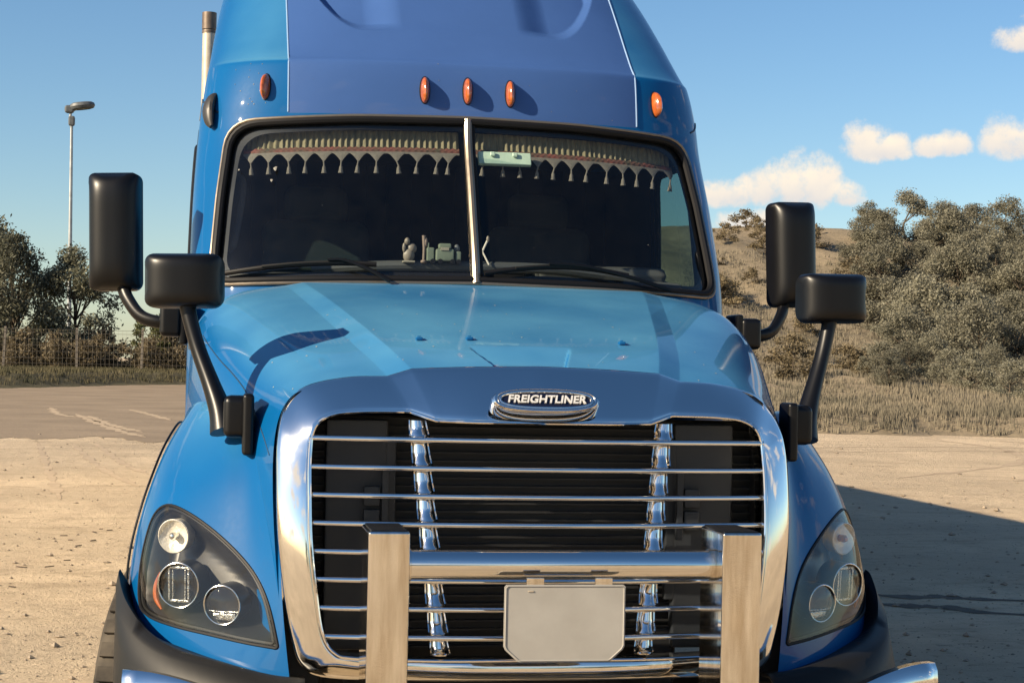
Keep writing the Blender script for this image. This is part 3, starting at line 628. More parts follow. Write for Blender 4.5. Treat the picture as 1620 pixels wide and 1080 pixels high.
# badge: raised oval, inner ring, dark field, lettering
bc = np.array([-.006, .064, 1.612]); tl = Matrix.Rotation(math.radians(-34), 3, 'X')
def oval(a, b, nn=48, e=2.6): return [(a*math.copysign(abs(math.cos(t))**(2/e), math.cos(t)), b*math.copysign(abs(math.sin(t))**(2/e), math.sin(t))) for t in np.linspace(0, 2*np.pi, nn, endpoint=False)]
def ovalstack(levels):
    V = []
    for a, b, d in levels: V += [(x, d, z) for x, z in oval(a, b)]
    n = 48; return np.array(V), gridf(len(levels), n, True)+[tuple((len(levels)-1)*n+k for k in reversed(range(n)))]
def bplace(vf): return np.array([tl @ Vector(v) for v in vf[0]])+bc, vf[1]
BA = part('badge', bplace(ovalstack([(.165, .046, .03), (.163, .044, -.012), (.155, .040, -.022), (.148, .036, -.023), (.140, .031, -.016), (.137, .029, -.016)])), CHROME, SUR)
part('badge_ring', bplace(tube([(x, -.020, z) for x, z in oval(.139, .029)], .0045, 8, True)), RING, SUR)
part('badge_field', bplace(ovalstack([(.136, .027, -.010), (.133, .025, -.0185)])), NAVY, SUR)
cu = bpy.data.curves.new('badge_lettering', 'FONT'); cu.body = 'FREIGHTLINER'; cu.size = .037; cu.shear = .22; cu.extrude = .0022; cu.offset = .0009; cu.align_x = 'CENTER'; cu.align_y = 'CENTER'; cu.resolution_u = 4; cu.space_character = 1.0
to = bpy.data.objects.new('tmp_text', cu); C.objects.link(to); bpy.context.view_layer.update()
me = bpy.data.meshes.new_from_object(to.evaluated_get(bpy.context.evaluated_depsgraph_get())); bpy.data.objects.remove(to)
wx = max(v.co.x for v in me.vertices)-min(v.co.x for v in me.vertices); k = .236/wx
Vt = np.array([(v.co.x*k, -.021-v.co.z, v.co.y*k*1.02) for v in me.vertices]); Ft = [list(p.vertices) for p in me.polygons]
part('badge_lettering', bplace((Vt, Ft)), LETTER, SUR, smooth=False)

# ---- grille: core, slats, upright louvers
core = [rbox((0, .365, 1.2), (1.47, .02, .72), 0), rbox((.728, .30, 1.17), (.02, .12, .66), 0), rbox((-.728, .30, 1.17), (.02, .12, .66), 0)]+[rbox((0, .345, z), (1.44, .02, .006), 0) for z in np.arange(.85, 1.58, .026)]
GR = part('grille', join(core), RADI)
for s in (-1, 1):
    part('air_duct', join([rbox((s*.545, .30, 1.2), (.19, .05, .7), .01), rbox((s*.44, .29, 1.25), (.03, .03, .5), .005)]), SHROUD, GR)
    part('bracket', join([rbox((s*.50, .25, z), (.05, .02, .06), .006) for z in (1.32, 1.25)]+[rbox((s*.46, .245, 1.3), (.02, .02, .22), .003)]), SHROUD, GR)
SZ = [1.497, 1.413, 1.331, 1.249, 1.167, 1.086, 1.004, .922]
f_hw = pchip([.84, .88, .93, 1.05, 1.2, 1.33, 1.45, 1.53, 1.58], [.56, .615, .66, .68, .697, .702, .702, .69, .64])
def sy(x, z): return .078+.15*x*x-.10*(1.5-z)
for z in SZ:
    h = float(f_hw(z)); xs = np.linspace(-h, h, 41); prof = [(.0, -.008), (-.006, -.006), (-.009, 0), (-.006, .007), (.0, .0095), (.03, .006), (.03, -.004)]
    V = [(x, sy(x, z)+d, z+e) for x in xs for d, e in prof]; n = len(prof)
    F = gridf(41, n, True)+[tuple(range(n)), tuple(40*n+k for k in reversed(range(n)))]
    part('slat', (np.array(V), F), CHROME, GR, ang=50)
ZB = [1.565]+SZ+[.862]
for s in (-1, 1):
    for i in range(9):
        z1, z0 = ZB[i]-.011, ZB[i+1]+.012; zc = (z0+z1)/2; hh = z1-z0
        if hh < .02: continue
        def px(z): return .306+.064*(z-.872)/.605
        # flared cup: broad concave front, bright rim
        V = []; ny = 6; nx = 11
        for a in range(ny):
            f = a/(ny-1); z = z1+(z0-z1)*f
            for b in range(nx):
                q = -1+2*b/(nx-1); wv = .0245+.004*f
                V.append((px(z)+q*wv, sy(px(z), z)+.020+.014*q*q+.010*max(0, abs(q)-.55)-(.012*f*f if f > .7 else 0)-.004*f, z))
        F = gridf(ny, nx)
        lip = [V[(ny-1)*nx+b] for b in range(nx)]
        sd = [[V[a*nx+k] for a in range(ny)] for k in (0, nx-1)]
        vf = join([(np.array(V), F), tube(lip, .004, 6), tube(sd[0], .003, 6), tube(sd[1], .003, 6), rbox((px(zc), sy(px(zc), zc)+.062, zc), (.04, .05, hh*.95), .004)])
        part('louver', mir(vf, s), CHROME, GR)

# ---- bull bar
BB = part('bull_bar', tube([(-.45, -.19, 1.163), (-.2, -.19, 1.163), (.2, -.19, 1.163), (.45, -.19, 1.163)], .0415, 24), CHROME, ang=60)
for s in (-1, 1):
    po = part('post', join([rbox((s*.498, -.185, .80), (.114, .23, .93), .007, 3)]), STEEL, BB)
    part('post_hollow_shade', rbox((s*.498, -.185, 1.2655), (.098, .212, .006), .002), BLACK, BB)  # black plate painting the shade inside the open, hollow post top
    part('mount_arm', rbox((s*.498, .05, .62), (.08, .3, .14), .01), STEEL, BB)
    part('weld_collar', tube([(s*.442, -.19, 1.163), (s*.428, -.19, 1.163)], .046, 20), STEEL, BB)
part('lower_tube', tube([(-.45, -.19, .62), (.45, -.19, .62)], .0415, 20), CHROME, BB)
pl = np.array([(-.166, 1.116), (.166, 1.116), (.172, 1.110), (.172, .945), (.167, .935), (.135, .906), (.128, .902), (-.128, .902), (-.135, .906), (-.167, .935), (-.172, .945), (-.172, 1.110)])
nn = len(pl); bm = bmesh.new(); vv = [bm.verts.new((x, -.262, z)) for x, z in pl]; f = bm.faces.new(vv); r_ = bmesh.ops.extrude_face_region(bm, geom=[f]); bmesh.ops.translate(bm, vec=(0, .004, 0), verts=[g for g in r_['geom'] if isinstance(g, bmesh.types.BMVert)]); bmesh.ops.recalc_face_normals(bm, faces=bm.faces[:]); bm.verts.index_update()
NP = part('number_plate', (np.array([v.co[:] for v in bm.verts]), [[v.index for v in f.verts] for f in bm.faces]), PLATE, BB, smooth=False); bm.free()
part('plate_tab', join([rbox((x, -.255, 1.122), (.05, .008, .026), .002) for x in (-.085, .11)]+[rbox((0, -.245, 1.0), (.2, .03, .16), .004)]), STEEL, BB)
part('plate_rim', tube([(x*.975, -.263, 1.009+(z-1.009)*.965) for x, z in pl], .0018, 6, True), PLATE, NP)
part('plate_smudge', rbox((-.098, -.263, 1.098), (.016, .003, .004), .001), STACK, NP)

# ---- bumper
def bandsurf(rows):
    m = 30; R_ = [spline(r, m) for r in rows]; return np.array(R_).reshape(-1, 3), gridf(len(rows), m)
BUM = None
for s in (-1, 1):
    rows = [[(.70, .14, .785), (.80, .16, .79), (.94, .24, .815), (1.06, .33, .842), (1.15, .44, .865), (1.21, .58, .915), (1.235, .70, .965), (1.24, .74, .98)],
            [(.70, .06, .792), (.80, .085, .80), (.955, .165, .828), (1.085, .265, .852), (1.175, .40, .895), (1.235, .55, .955), (1.262, .69, 1.015), (1.262, .74, 1.03)],
            [(.70, .035, .785), (.80, .06, .79), (.965, .14, .815), (1.10, .245, .835), (1.195, .385, .875), (1.245, .54, .93), (1.262, .69, .985), (1.262, .74, .99)],
            [(.70, .02, .74), (.80, .045, .745), (.97, .125, .765), (1.11, .23, .78), (1.21, .38, .81), (1.25, .54, .85), (1.262, .69, .88), (1.262, .74, .88)],
            [(.70, .0, .70), (.80, .02, .70), (.97, .09, .70), (1.13, .20, .70), (1.23, .36, .70), (1.255, .54, .70), (1.262, .69, .70), (1.262, .74, .70)],
            [(.70, .0, .30), (.80, .02, .30), (.97, .09, .30), (1.13, .20, .32), (1.23, .36, .36), (1.27, .54, .42), (1.28, .69, .48), (1.28, .74, .48)]]
    q = part('bumper_corner', mir((lambda a: (a[0], a[1]))(bandsurf(rows)), s), GREYP, ang=80)
    md = q.modifiers.new('thick', 'SOLIDIFY'); md.thickness = .012; md.offset = -1
xs = np.linspace(-1.215, 1.215, 61)
def by(x): return -.20+.22*sstep(np.abs(x), .62, 1.25)
V = []; prof = [(.05, .0), (.006, .004), (-.008, -.012), (-.012, -.04), (-.004, -.16), (-.004, -.34), (.03, -.40)]
for x in xs:
    for d, e in prof: V.append((x, by(x)+d, .830-.085*float(sstep(1.21-abs(x), 0, .5))+e))
nb = len(prof); CB = part('chrome_bumper', (np.array(V), [q[::-1] for q in gridf(61, nb)]), CHROME, ang=50); md = CB.modifiers.new('thick', 'SOLIDIFY'); md.thickness = .008; md.offset = -1

# ---- mirrors
def rrect(a, b, r, n=6):
    out = []
    for cx, cz, t0 in ((a-r, b-r, 0), (-a+r, b-r, 90), (-a+r, -b+r, 180), (a-r, -b+r, 270)):
        for k in range(n+1): t = math.radians(t0+90*k/n); out.append((cx+r*math.cos(t), cz+r*math.sin(t)))
    return out
def housing(a, b, r, depth, bow, taper=0.0):
    """rounded mirror shell: open glass side at +y, domed back towards -y"""
    def dep(x, z, k): return -depth*(.42+.58*max((1-abs(x/a)**2.8)*(1-abs(z/b)**7)*(1-k**14), 0)**.5)
    O = np.array(rrect(a, b, r)); n = len(O); pts = [tuple(O*k_) for k_ in (.992, .975, .95, .91, .86)]
    pts = [tuple(p) for q in pts for p in q]
    gx_ = np.linspace(-.82, .82, 17); pts += [(a*p, b*q) for p in gx_ for q in np.linspace(-.82, .82, 21)]
    P, T = cdt(np.array(pts)*10, [O*10], lambda c: np.ones(len(c), bool)); P = P/10
    def nor(x, z):
        q = .997; x, z = x*q, z*q; e = 1e-4; n_ = np.array([(dep(x+e, z, 0)-dep(x-e, z, 0))/(2*e), -1, (dep(x, z+e, 0)-dep(x, z-e, 0))/(2*e)]); return n_/np.linalg.norm(n_)
    V = [(p[0], dep(p[0], p[1], 0), p[1]) for p in P]; N = [nor(p[0], p[1]) for p in P]; F = []
    for t_ in T:
        p, q, w = (P[k_] for k_ in t_); sg = (q[0]-p[0])*(w[1]-p[1])-(q[1]-p[1])*(w[0]-p[0]); F.append(tuple(int(k_) for k_ in (t_ if sg > 0 else t_[::-1])))
    idx = [int(np.argmin(np.sum((P-o)**2, 1))) for o in O]; m = len(V)
    for x, z in O: V.append((x, 0, z)); h_ = np.array([N[idx[len(V)-m-1]][0], 0, N[idx[len(V)-m-1]][2]]); N.append(h_/(np.linalg.norm(h_)+1e-9))
    for x, z in O: V.append((x, 0, z)); N.append(np.array([0, 1.0, 0]))
    F += [(idx[k_], m+k_, m+(k_+1) % n, idx[(k_+1) % n]) for k_ in range(n)]+[tuple(m+n+k_ for k_ in range(n))[::-1]]
    return np.array(V), F, np.array(N)
for s in (-1, 1):
    rot = Matrix.Rotation(math.radians(10*s), 3, 'Z') @ Matrix.Rotation(math.radians(-1.5 if s < 0 else -2.0), 3, 'Y')
    hv, hf, hn = housing(.099 if s < 0 else .095, .229 if s < 0 else .218, .034, .135, .018)
    c = np.array([s*1.362, 1.95, 2.205+(.004 if s < 0 else -.002)])
    SM = part('side_mirror', (np.array([rot @ Vector(v) for v in hv])+c, hf), BLACK, N=np.array([rot @ Vector(v) for v in hn]))
    gl = np.array([rot @ Vector((x, .004, z)) for x, z in rrect(.088, .212, .026)])+c; part('mirror_glass', (gl, [tuple(range(len(gl)))]), RING, SM, smooth=False)
    arm = spline([(1.335, 1.89, 2.0), (1.315, 1.86, 1.95), (1.265, 1.82, 1.885), (1.20, 1.79, 1.862), (1.13, 1.78, 1.862)], 22)
    part('mirror_arm', mir(tube(arm, [(.024-.004*k/21, .03-.006*k/21) for k in range(22)], 12), s), BLACK, SM)
    part('mirror_bracket', mir(join([rbox((1.145, 1.77, 1.868), (.085, .12, .125), .02, 3), rbox((1.098, 1.80, 1.86), (.03, .17, .17), .01)]), s), BLACK, SM)
    # hood mirror
    rot = Matrix.Rotation(math.radians(8*s), 3, 'Z') @ Matrix.Rotation(math.radians(-1.0), 3, 'Y')
    hv, hf, hn = housing(.123 if s < 0 else .117, .087 if s < 0 else .084, .038, .12, .016); c = np.array([s*1.073, .65, 1.970])
    HM_ = part('hood_mirror', (np.array([rot @ Vector(v) for v in hv])+c, hf), BLACK, N=np.array([rot @ Vector(v) for v in hn]))
    gl = np.array([rot @ Vector((x, .004, z)) for x, z in rrect(.11, .075, .03)])+c; part('mirror_glass', (gl, [tuple(range(len(gl)))]), RING, HM_, smooth=False)
    arm = spline([(1.068, .60, 1.90), (1.058, .595, 1.85), (1.028, .575, 1.75), (.985, .535, 1.64), (.955, .50, 1.56), (.94, .48, 1.50)], 24)
    part('mirror_arm', mir(tube(arm, [(.027-.006*math.sin(math.pi*k/23)+.022*(k/23)**2, .024+.03*(k/23)**1.5) for k in range(24)], 14), s), BLACK, HM_)
    part('mirror_base', mir(join([rbox((.905, .455, 1.548), (.085, .12, .13), .022, 3), rbox((.872, .43, 1.525), (.035, .11, .19), .012, 3)]), s), BLACK, HM_)

# ---- wipers
def wsurf(pts, off): P = np.array(pts, float); return along(xz_uv(P), off)[0]
for bl_, arm in (([(-.95, 2.045), (-.80, 2.068), (-.65, 2.083), (-.50, 2.090), (-.38, 2.088)], [(-.56, 2.092), (-.50, 2.092), (-.42, 2.065), (-.33, 2.02)]),
                 ([(.03, 2.066), (.15, 2.085), (.30, 2.098), (.45, 2.095), (.60, 2.075)], [(.28, 2.10), (.42, 2.095), (.6, 2.06), (.76, 2.02)])):
    q = wsurf(spline(bl_, 30), .016); WI = part('wiper', tube(q, (.010), 8), RUBBER)
    a = wsurf(spline(arm, 20), .038); part('wiper_arm', tube(a, [(.009-.004*(1-k/19)) for k in range(20)], 8), BLACK, WI)
    a2 = wsurf(spline(arm[:2]+[arm[1]], 6), .030); part('wiper_bridge', tube(wsurf(spline(bl_[1:4], 14), .028), .006, 6), GREYP, WI)

# ---- interior
DB = part('dashboard', join([rbox((0, 2.03, 2.045), (1.80, .40, .07), .03, 3, Matrix.Rotation(math.radians(4), 3, 'X')), rbox((0, 1.76, 2.03), (1.3, .22, .05), .02, 3), rbox((0, 2.28, 1.85), (1.9, .2, .5), .05, 3), tube(spline([(-.6, 2.05, 2.09), (-.3, 2.02, 2.115), (0, 2.0, 2.12), (.35, 2.0, 2.12), (.6, 2.03, 2.10)], 20), .022), rbox((.62, 2.2, 2.11), (.55, .2, .07), .03)]), DASHM)
st = np.array([(.21*math.cos(t), .21*math.sin(t)) for t in np.linspace(0, 2*np.pi, 32, endpoint=False)])
rt = Matrix.Rotation(math.radians(-55), 3, 'X'); ring = np.array([rt @ Vector((x, 0, z)) for x, z in st])+np.array([.55, 2.45, 2.06])
SW = part('steering_wheel', tube(ring, .016, 8, True), SEATM); part('wheel_hub', join([tube([(.55, 2.45, 2.06), tuple(ring[k])], .014) for k in (0, 10, 21)]+[tube([(.55, 2.45, 2.06), (.55, 2.3, 1.85)], .03)]), SEATM, SW)
for x in (-.52, .55):
    ST = part('seat', rbox((x, 2.95, 1.62), (.52, .52, .16), .06, 3), SEATM)
    part('backrest', rbox((x, 3.22, 2.02), (.5, .14, .74), .06, 3, Matrix.Rotation(math.radians(-8), 3, 'X')), SEATM, ST)
    part('headrest', rbox((x, 3.29, 2.46), (.3, .1, .18), .05, 3), SEATM, ST)
part('cab_floor', rbox((0, 3.4, 1.18), (2.05, 3.2, .06), .01), DARK)

# ---- exhaust stack, chassis, wheels
EX = part('exhaust_stack', tube([(-1.062, 6.55, 1.0), (-1.062, 6.55, 3.87)], .042, 16), STACK)
part('stack_cap', join([tube([(-1.062, 6.55, 3.875), (-1.062, 6.55, 3.985)], .047, 16), tube([(-1.062, 6.55, 3.85), (-1.062, 6.55, 3.868)], .046, 16)]), CAPM, EX)
part('chassis', join([rbox((s*.42, 4.6, .78), (.09, 8.6, .26), .01) for s in (-1, 1)]+[rbox((0, .9, .72), (1.2, .2, .3), .03), rbox((0, 1.3, .55), (1.9, .14, .14), .03), rbox((0, 1.2, 1.05), (1.1, 1.3, .8), .05)]), RADI)
for s in (-1, 1):
    part('fuel_tank', tube([(s*.92, 3.3, .72), (s*.92, 4.9, .72)], .31, 28), CHROME, ang=60)
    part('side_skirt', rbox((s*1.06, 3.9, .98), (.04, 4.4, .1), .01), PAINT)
def wheel(x, y, s, steer=0.0):
    prof = [(.29, .10), (.30, .135), (.36, .150), (.45, .150), (.50, .135), (.515, .10), (.518, .03), (.518, -.03), (.515, -.10), (.50, -.135), (.45, -.15), (.36, -.15), (.30, -.135), (.29, -.10)]
    V = np.array([(d, r*math.cos(t), r*math.sin(t)) for r, d in prof for t in np.linspace(0, 2*np.pi, 48, endpoint=False)])+np.array([x, y, .518]); F = gridf(len(prof), 48, True)
    Wl = part('wheel', (V, F), TYRE)
    lug = []
    for t in np.linspace(0, 2*np.pi, 40, endpoint=False):
        rm = Matrix.Rotation(t, 3, 'X'); v, f = rbox((0, 0, 0), (.24, .05, .016), .004); v = np.array([rm @ (Vector(q)+Vector((0, 0, .520))) for q in v])+np.array([x, y, .518]); lug.append((v, f))
    part('tread', join(lug), TYRE, Wl)
    rp = [(.30, .12), (.27, .10), (.24, .02), (.16, -.02), (.13, .05), (.08, .07), (.002, .07)]
    V = np.array([(s*d, r*math.cos(t), r*math.sin(t)) for r, d in rp for t in np.linspace(0, 2*np.pi, 36, endpoint=False)])+np.array([x, y, .518]); part('rim', (V, gridf(len(rp), 36, True)), CHROME, Wl)
    nuts = [(np.array(rbox((x+s*.01, y+.19*math.cos(t), .518+.19*math.sin(t)), (.05, .03, .03), .006)[0]), rbox((0, 0, 0), (.05, .03, .03), .006)[1]) for t in np.linspace(0, 2*np.pi, 10, endpoint=False)]
    nt_ = part('wheel_nuts', join(nuts), RING, Wl); nt_['kind'] = 'stuff'
    if steer:
        Wl.matrix_local = Matrix.Translation((x, y, 0)) @ Matrix.Rotation(steer, 4, 'Z') @ Matrix.Translation((-x, -y, 0))
for s in (-1, 1):
    wheel(s*1.08, 1.32, s, math.radians(-17))
    for y in (7.3, 8.6):
        wheel(s*1.0, y, s)

sp_ = []; g3 = np.random.default_rng(3)
def splat(x, z, r):
    p, n = along(np.array([[float(u_of_x(np.array([x]), np.array([z]))[0]), z]]), .001); q = Vector((0, -1, 0)).rotation_difference(Vector(n[0])).to_matrix()
    m = 9; e = [(r*g3.uniform(.5, 1.2)*math.cos(t), 0, r*g3.uniform(.6, 1.5)*math.sin(t)) for t in np.linspace(0, 2*np.pi, m, endpoint=False)]
    V = [p[0]+np.array(q @ Vector(a_)) for a_ in e]+[p[0]+n[0]*.0012]; sp_.append((np.array(V), [(k, (k+1) % m, m) for k in range(m)]))
for x, z, r in ((-.76, 2.475, .009), (-.775, 2.425, .006), (-.90, 2.47, .004)): splat(x, z, r)
for k in range(4): splat(g3.uniform(-.95, -.55) if k % 2 else g3.uniform(-.6, .9), g3.uniform(2.1, 2.5), g3.uniform(.001, .002))
for k in range(16): splat(g3.uniform(-.95, -.78), g3.uniform(2.74, 2.92), g3.uniform(.0012, .003))
for k in range(12): splat(g3.uniform(-.7, .7), g3.uniform(2.72, 2.93), g3.uniform(.001, .002))
gs = part('grime_specks', join(sp_), mat('grime', (.24, .23, .2), .7, nz=(90, .3)), smooth=False); gs['kind'] = 'stuff'
hs_ = []
for k in range(60):
    x, y = g3.uniform(-.8, .8), g3.uniform(.25, 1.1)**1.0; p, n = hood_at(x, y); r = g3.uniform(.0012, .0035); q = Vector((0, 0, 1)).rotation_difference(Vector(n)).to_matrix()
    e = [p+n*.0012+np.array(q @ Vector((r*g3.uniform(.5, 1.3)*math.cos(t), r*g3.uniform(.6, 1.6)*math.sin(t), 0))) for t in np.linspace(0, 2*np.pi, 7, endpoint=False)]; hs_.append((np.array(e), [tuple(range(7))]))
gs = part('hood_specks', join(hs_), mat('hood_grime', (.42, .42, .36), .7, nz=(90, .3)), HOOD, smooth=False); gs['kind'] = 'stuff'
# ================================================================== vegetation
def leaf_mat(name, c1, c2, c3):
    m = bpy.data.materials.new(name); m.use_nodes = True; t = m.node_tree; b = t.nodes['Principled BSDF']; b.inputs['Roughness'].default_value = .6; b.inputs['Specular IOR Level'].default_value = .25
    tcn = t.nodes.new('ShaderNodeTexCoord'); n = t.nodes.new('ShaderNodeTexNoise'); n.inputs['Scale'].default_value = 2.6; n.inputs['Detail'].default_value = 6; n.inputs['Roughness'].default_value = .8
    t.links.new(tcn.outputs['Object'], n.inputs[0]); r = t.nodes.new('ShaderNodeValToRGB'); t.links.new(n.outputs[0], r.inputs[0])
    r.color_ramp.elements[0].position = .36; r.color_ramp.elements[0].color = (*c1, 1); r.color_ramp.elements[1].position = .66; r.color_ramp.elements[1].color = (*c3, 1)
    e = r.color_ramp.elements.new(.5); e.color = (*c2, 1)
    oi = t.nodes.new('ShaderNodeObjectInfo'); hs = t.nodes.new('ShaderNodeHueSaturation'); mr = t.nodes.new('ShaderNodeMapRange'); mr.inputs[3].default_value = .75; mr.inputs[4].default_value = 1.25
    t.links.new(oi.outputs['Random'], mr.inputs[0]); t.links.new(mr.outputs[0], hs.inputs['Value']); t.links.new(r.outputs[0], hs.inputs['Color']); t.links.new(hs.outputs[0], b.inputs['Base Color'])
    tr = t.nodes.new('ShaderNodeBsdfTranslucent'); t.links.new(hs.outputs[0], tr.inputs[0]); mx_ = t.nodes.new('ShaderNodeMixShader'); mx_.inputs[0].default_value = .25
    t.links.new(b.outputs[0], mx_.inputs[1]); t.links.new(tr.outputs[0], mx_.inputs[2]); t.links.new(mx_.outputs[0], t.nodes['Material Output'].inputs[0]); return m
LEAF = leaf_mat('tree_leaves', (.08, .085, .056), (.135, .135, .09), (.20, .185, .13))
LEAF2 = leaf_mat('light_leaves', (.07, .085, .028), (.12, .13, .05), (.17, .16, .07))
SCRUB = leaf_mat('dry_scrub', (.10, .08, .045), (.17, .135, .08), (.25, .20, .12))
BARK = mat('bark', (.10, .075, .05), .9, nz=(6, .4), bump=(18, .6, .02))
BLADE = mat('dry_grass_blades', (.235, .20, .145), .9, spec=.1, nz=(.30, .5), col2=(.115, .105, .078))
BLADE2 = mat('verge_grass_blades', (.13, .11, .065), .9, spec=.1, nz=(.5, .5), col2=(.06, .06, .035))
def make_tree(seed, h, w, base, nclump, nleaf, leaf, lean=.1):
    g = np.random.default_rng(seed); tr = []; cl = []
    top = np.array([g.normal(0, lean)*h*.3, g.normal(0, lean)*h*.3, h*.72])
    tp = spline([(0, 0, -.3), tuple(top*.4+g.normal(0, .06*w, 3)*[1, 1, 0]), tuple(top)], 9); tr.append(tube(tp, [h*.026*(1-.75*k/8) for k in range(9)], 7))
    for i in range(nclump):
        ph = g.uniform(0, 2*np.pi); rz = g.uniform(0, 1); z = h*(base+(1-base)*rz*.93); prof_ = math.sin(math.pi*(.14+.80*rz)**.85)
        rad = w/2*prof_*g.uniform(.35, 1.0)**.6; c = np.array([rad*math.cos(ph), rad*math.sin(ph), z]); cl.append(c)
        if i % 2 == 0:
            k = int(np.clip(rz*6+1, 1, 7)); st = tp[k]; mid = (st+c)/2+np.array([0, 0, -.05*h*.3]); tr.append(tube(spline([st, mid, c], 6), [h*.010*(1-.7*q/5) for q in range(6)], 5))
    V = []; F = []
    per = nleaf//nclump; P = []; 
    for c in cl:
        sg = w*.5*g.uniform(.16, .34); d = g.normal(0, 1, (per, 3)); d /= np.linalg.norm(d, axis=1)[:, None]+1e-9
        P.append(c+d*(sg*g.uniform(.25, 1.1, (per, 1))**.7)*np.array([1.1, 1.1, .8])+g.normal(0, sg*.18, (per, 3)))
    P = np.concatenate(P); P[:, 2] = np.maximum(P[:, 2], .15); n = len(P)
    a = g.normal(0, 1, (n, 3)); a /= np.linalg.norm(a, axis=1)[:, None]; b = np.cross(a, g.normal(0, 1, (n, 3))); b /= np.linalg.norm(b, axis=1)[:, None]
    s = leaf*g.uniform(.6, 1.3, (n, 1)); V = np.stack([P-a*s, P+b*s*.42+a*s*.1, P+a*s, P-b*s*.42+a*s*.1], 1).reshape(-1, 3); F = np.arange(n*4).reshape(-1, 4)
    return join(tr), (V, F)
def tree_proto(name, mats, *a):
    t, c = make_tree(*a); mt = bpy.data.meshes.new(name+'_trunk'); mt.from_pydata(t[0].tolist(), [], t[1]); mt.materials.append(BARK); mt.shade_smooth()
    mc = bpy.data.meshes.new(name+'_crown'); mc.from_pydata(c[0].tolist(), [], c[1].tolist()); mc.materials.append(mats); return mt, mc
def put_tree(proto, name, label, cat, loc, sc=1.0, sz=None, rz=None, group=None, m=None):
    r = thing(name, label, cat, loc, group, rng.uniform(0, 6.28) if rz is None else rz); r.scale = (sc, sc, sz or sc)
    for nm, me in zip(('trunk', 'crown'), proto):
        o = bpy.data.objects.new(nm, me); C.objects.link(o); o.parent = r
    return r
PT = [tree_proto('tree', LEAF, 11+i, 9.0, [7.2, 6.4, 7.8, 7.0][i], .07, [44, 40, 50, 40][i], 15000, .15) for i in range(4)]
PB = [tree_proto('bush', LEAF2, 31+i, 4.2, 4.6, .03, 22, 3500, .14) for i in range(2)]
LEAFW = leaf_mat('wood_leaves', (.135, .13, .092), (.18, .17, .122), (.23, .213, .157))
PW = [tree_proto('wood', LEAFW, 51+i, 5.5, [5.8, 5.2, 6.4, 5.6][i], .015, [44, 38, 48, 40][i], 11000, .11) for i in range(4)]
PS = [tree_proto('scrub', SCRUB, 71+i, 2.2, 3.0, .02, 16, 1800, .11) for i in range(3)]
def at_px(px, y):
    d = R[0]*((px-810)/2768.2)+R[2]; return -.977+d.x/d.y*(y+5.05)
bz = lambda x, y: float(bank_h(np.array(x, float), np.array(y, float)))
gl_ = 'trees behind the wire fence on the left'
for px, y, p, s, sz, nm, lab in (
    (122, 134, 0, .98, 1.03, 'tree', 'rounded grey green tree standing behind the wire fence, just left of the tall black mirror'),
    (8, 133, 2, 1.0, 1.16, 'tree', 'broad dark tree cut by the left photo edge behind the wire fence'),
    (-105, 136, 0, 1.05, 1.0, 'tree', 'round tree standing just outside the left photo edge behind the fence'),
    (-190, 138, 3, 1.0, .95, 'tree', 'small far tree behind the fence, furthest to the left of all'),
    (-30, 152, 1, 1.25, 1.45, 'tree', 'taller tree whose top twigs poke up at the far left edge')):
    x = at_px(px, y); put_tree(PT[p], nm, lab, 'tree', (x, y, bz(x, y)), s, sz, group=gl_)
for px, y, p, s, sz, lab in ((240, 131, 0, 1.0, 1.12, 'light green bush behind the fence under the bend of the left mirror arm'), (300, 133, 1, 1.0, .95, 'light green bush behind the fence, half hidden by the blue cab edge'), (72, 138, 1, .85, .85, 'low green bush filling the gap between the two left trees')):
    x = at_px(px, y); put_tree(PB[p], 'bush', lab, 'bush', (x, y, bz(x, y)), s, sz, group='bushes behind the fence')
bv = []; bf = []
for k in range(60):
    px_ = rng.uniform(-150, 330); y = rng.uniform(126.5, 132); x = at_px(px_, y); s = rng.uniform(.6, 1.15); V = np.array([v.co[:] for v in PS[k % 3][1].vertices]); a = rng.uniform(0, 6.28); ca, sa = math.cos(a), math.sin(a)
    V = np.stack([V[:, 0]*ca-V[:, 1]*sa, V[:, 0]*sa+V[:, 1]*ca, V[:, 2]*rng.uniform(.8, 1.35)], 1)*s+np.array([x, y, bz(x, y)-.1]); bv.append((V, [tuple(p.vertices) for p in PS[k % 3][1].polygons]))
o = link('brush', *join(bv), SCRUB, None, False); o['kind'] = 'stuff'; tag(o, 'brown dry brush grown up along the foot of the left wire fence', 'brush')
# wire fence
FX, FY = -40.0, 125.0
FE = thing('wire_fence', 'tall wire fence on pale posts running in front of the left trees', 'fence', (FX, FY, .6))
POST = mat('fence_post', (.20, .17, .135), .8, nz=(4, .3)); WIRE = mat('fence_wire', (.12, .105, .085), .7, .2)
px_posts = [at_px(p, FY) for p in (-380, -250, -120, 7, 122, 225, 345, 470)]
pb = link('post', *rbox((0, 0, 0), (.16, .16, 3.5), .02), POST, FE); first = True
for i, x in enumerate(px_posts):
    o = pb if i == 0 else pb.copy()
    if i: C.objects.link(o); o.parent = FE
    o.location = (x-FX, 0, 1.4); o.rotation_euler = (0, [.03, -.02, .02, .035, -.01, .015, 0, .02][i], 0)
for z in (.15, .55, .95, 1.4, 1.85, 2.3, 2.75, 3.0):
    w_ = tube([(px_posts[0]-FX, 0, z), (0, .0, z)]+[(x-FX+3, .0, z-.04+.02*(k % 2)) for k, x in enumerate(px_posts[1:-1])]+[(px_posts[-1]-FX, 0, z)], .011, 5)
    w_ = tube([(px_posts[0]-FX, -.1, z), (px_posts[-1]-FX, -.1, z)], .012, 5); link('wire', *w_, WIRE, FE)
mesh_v = [tube([(x, -.1, .05), (x, -.1, 3.0)], .006, 3) for x in np.arange(px_posts[0]-FX, px_posts[-1]-FX, .3)]
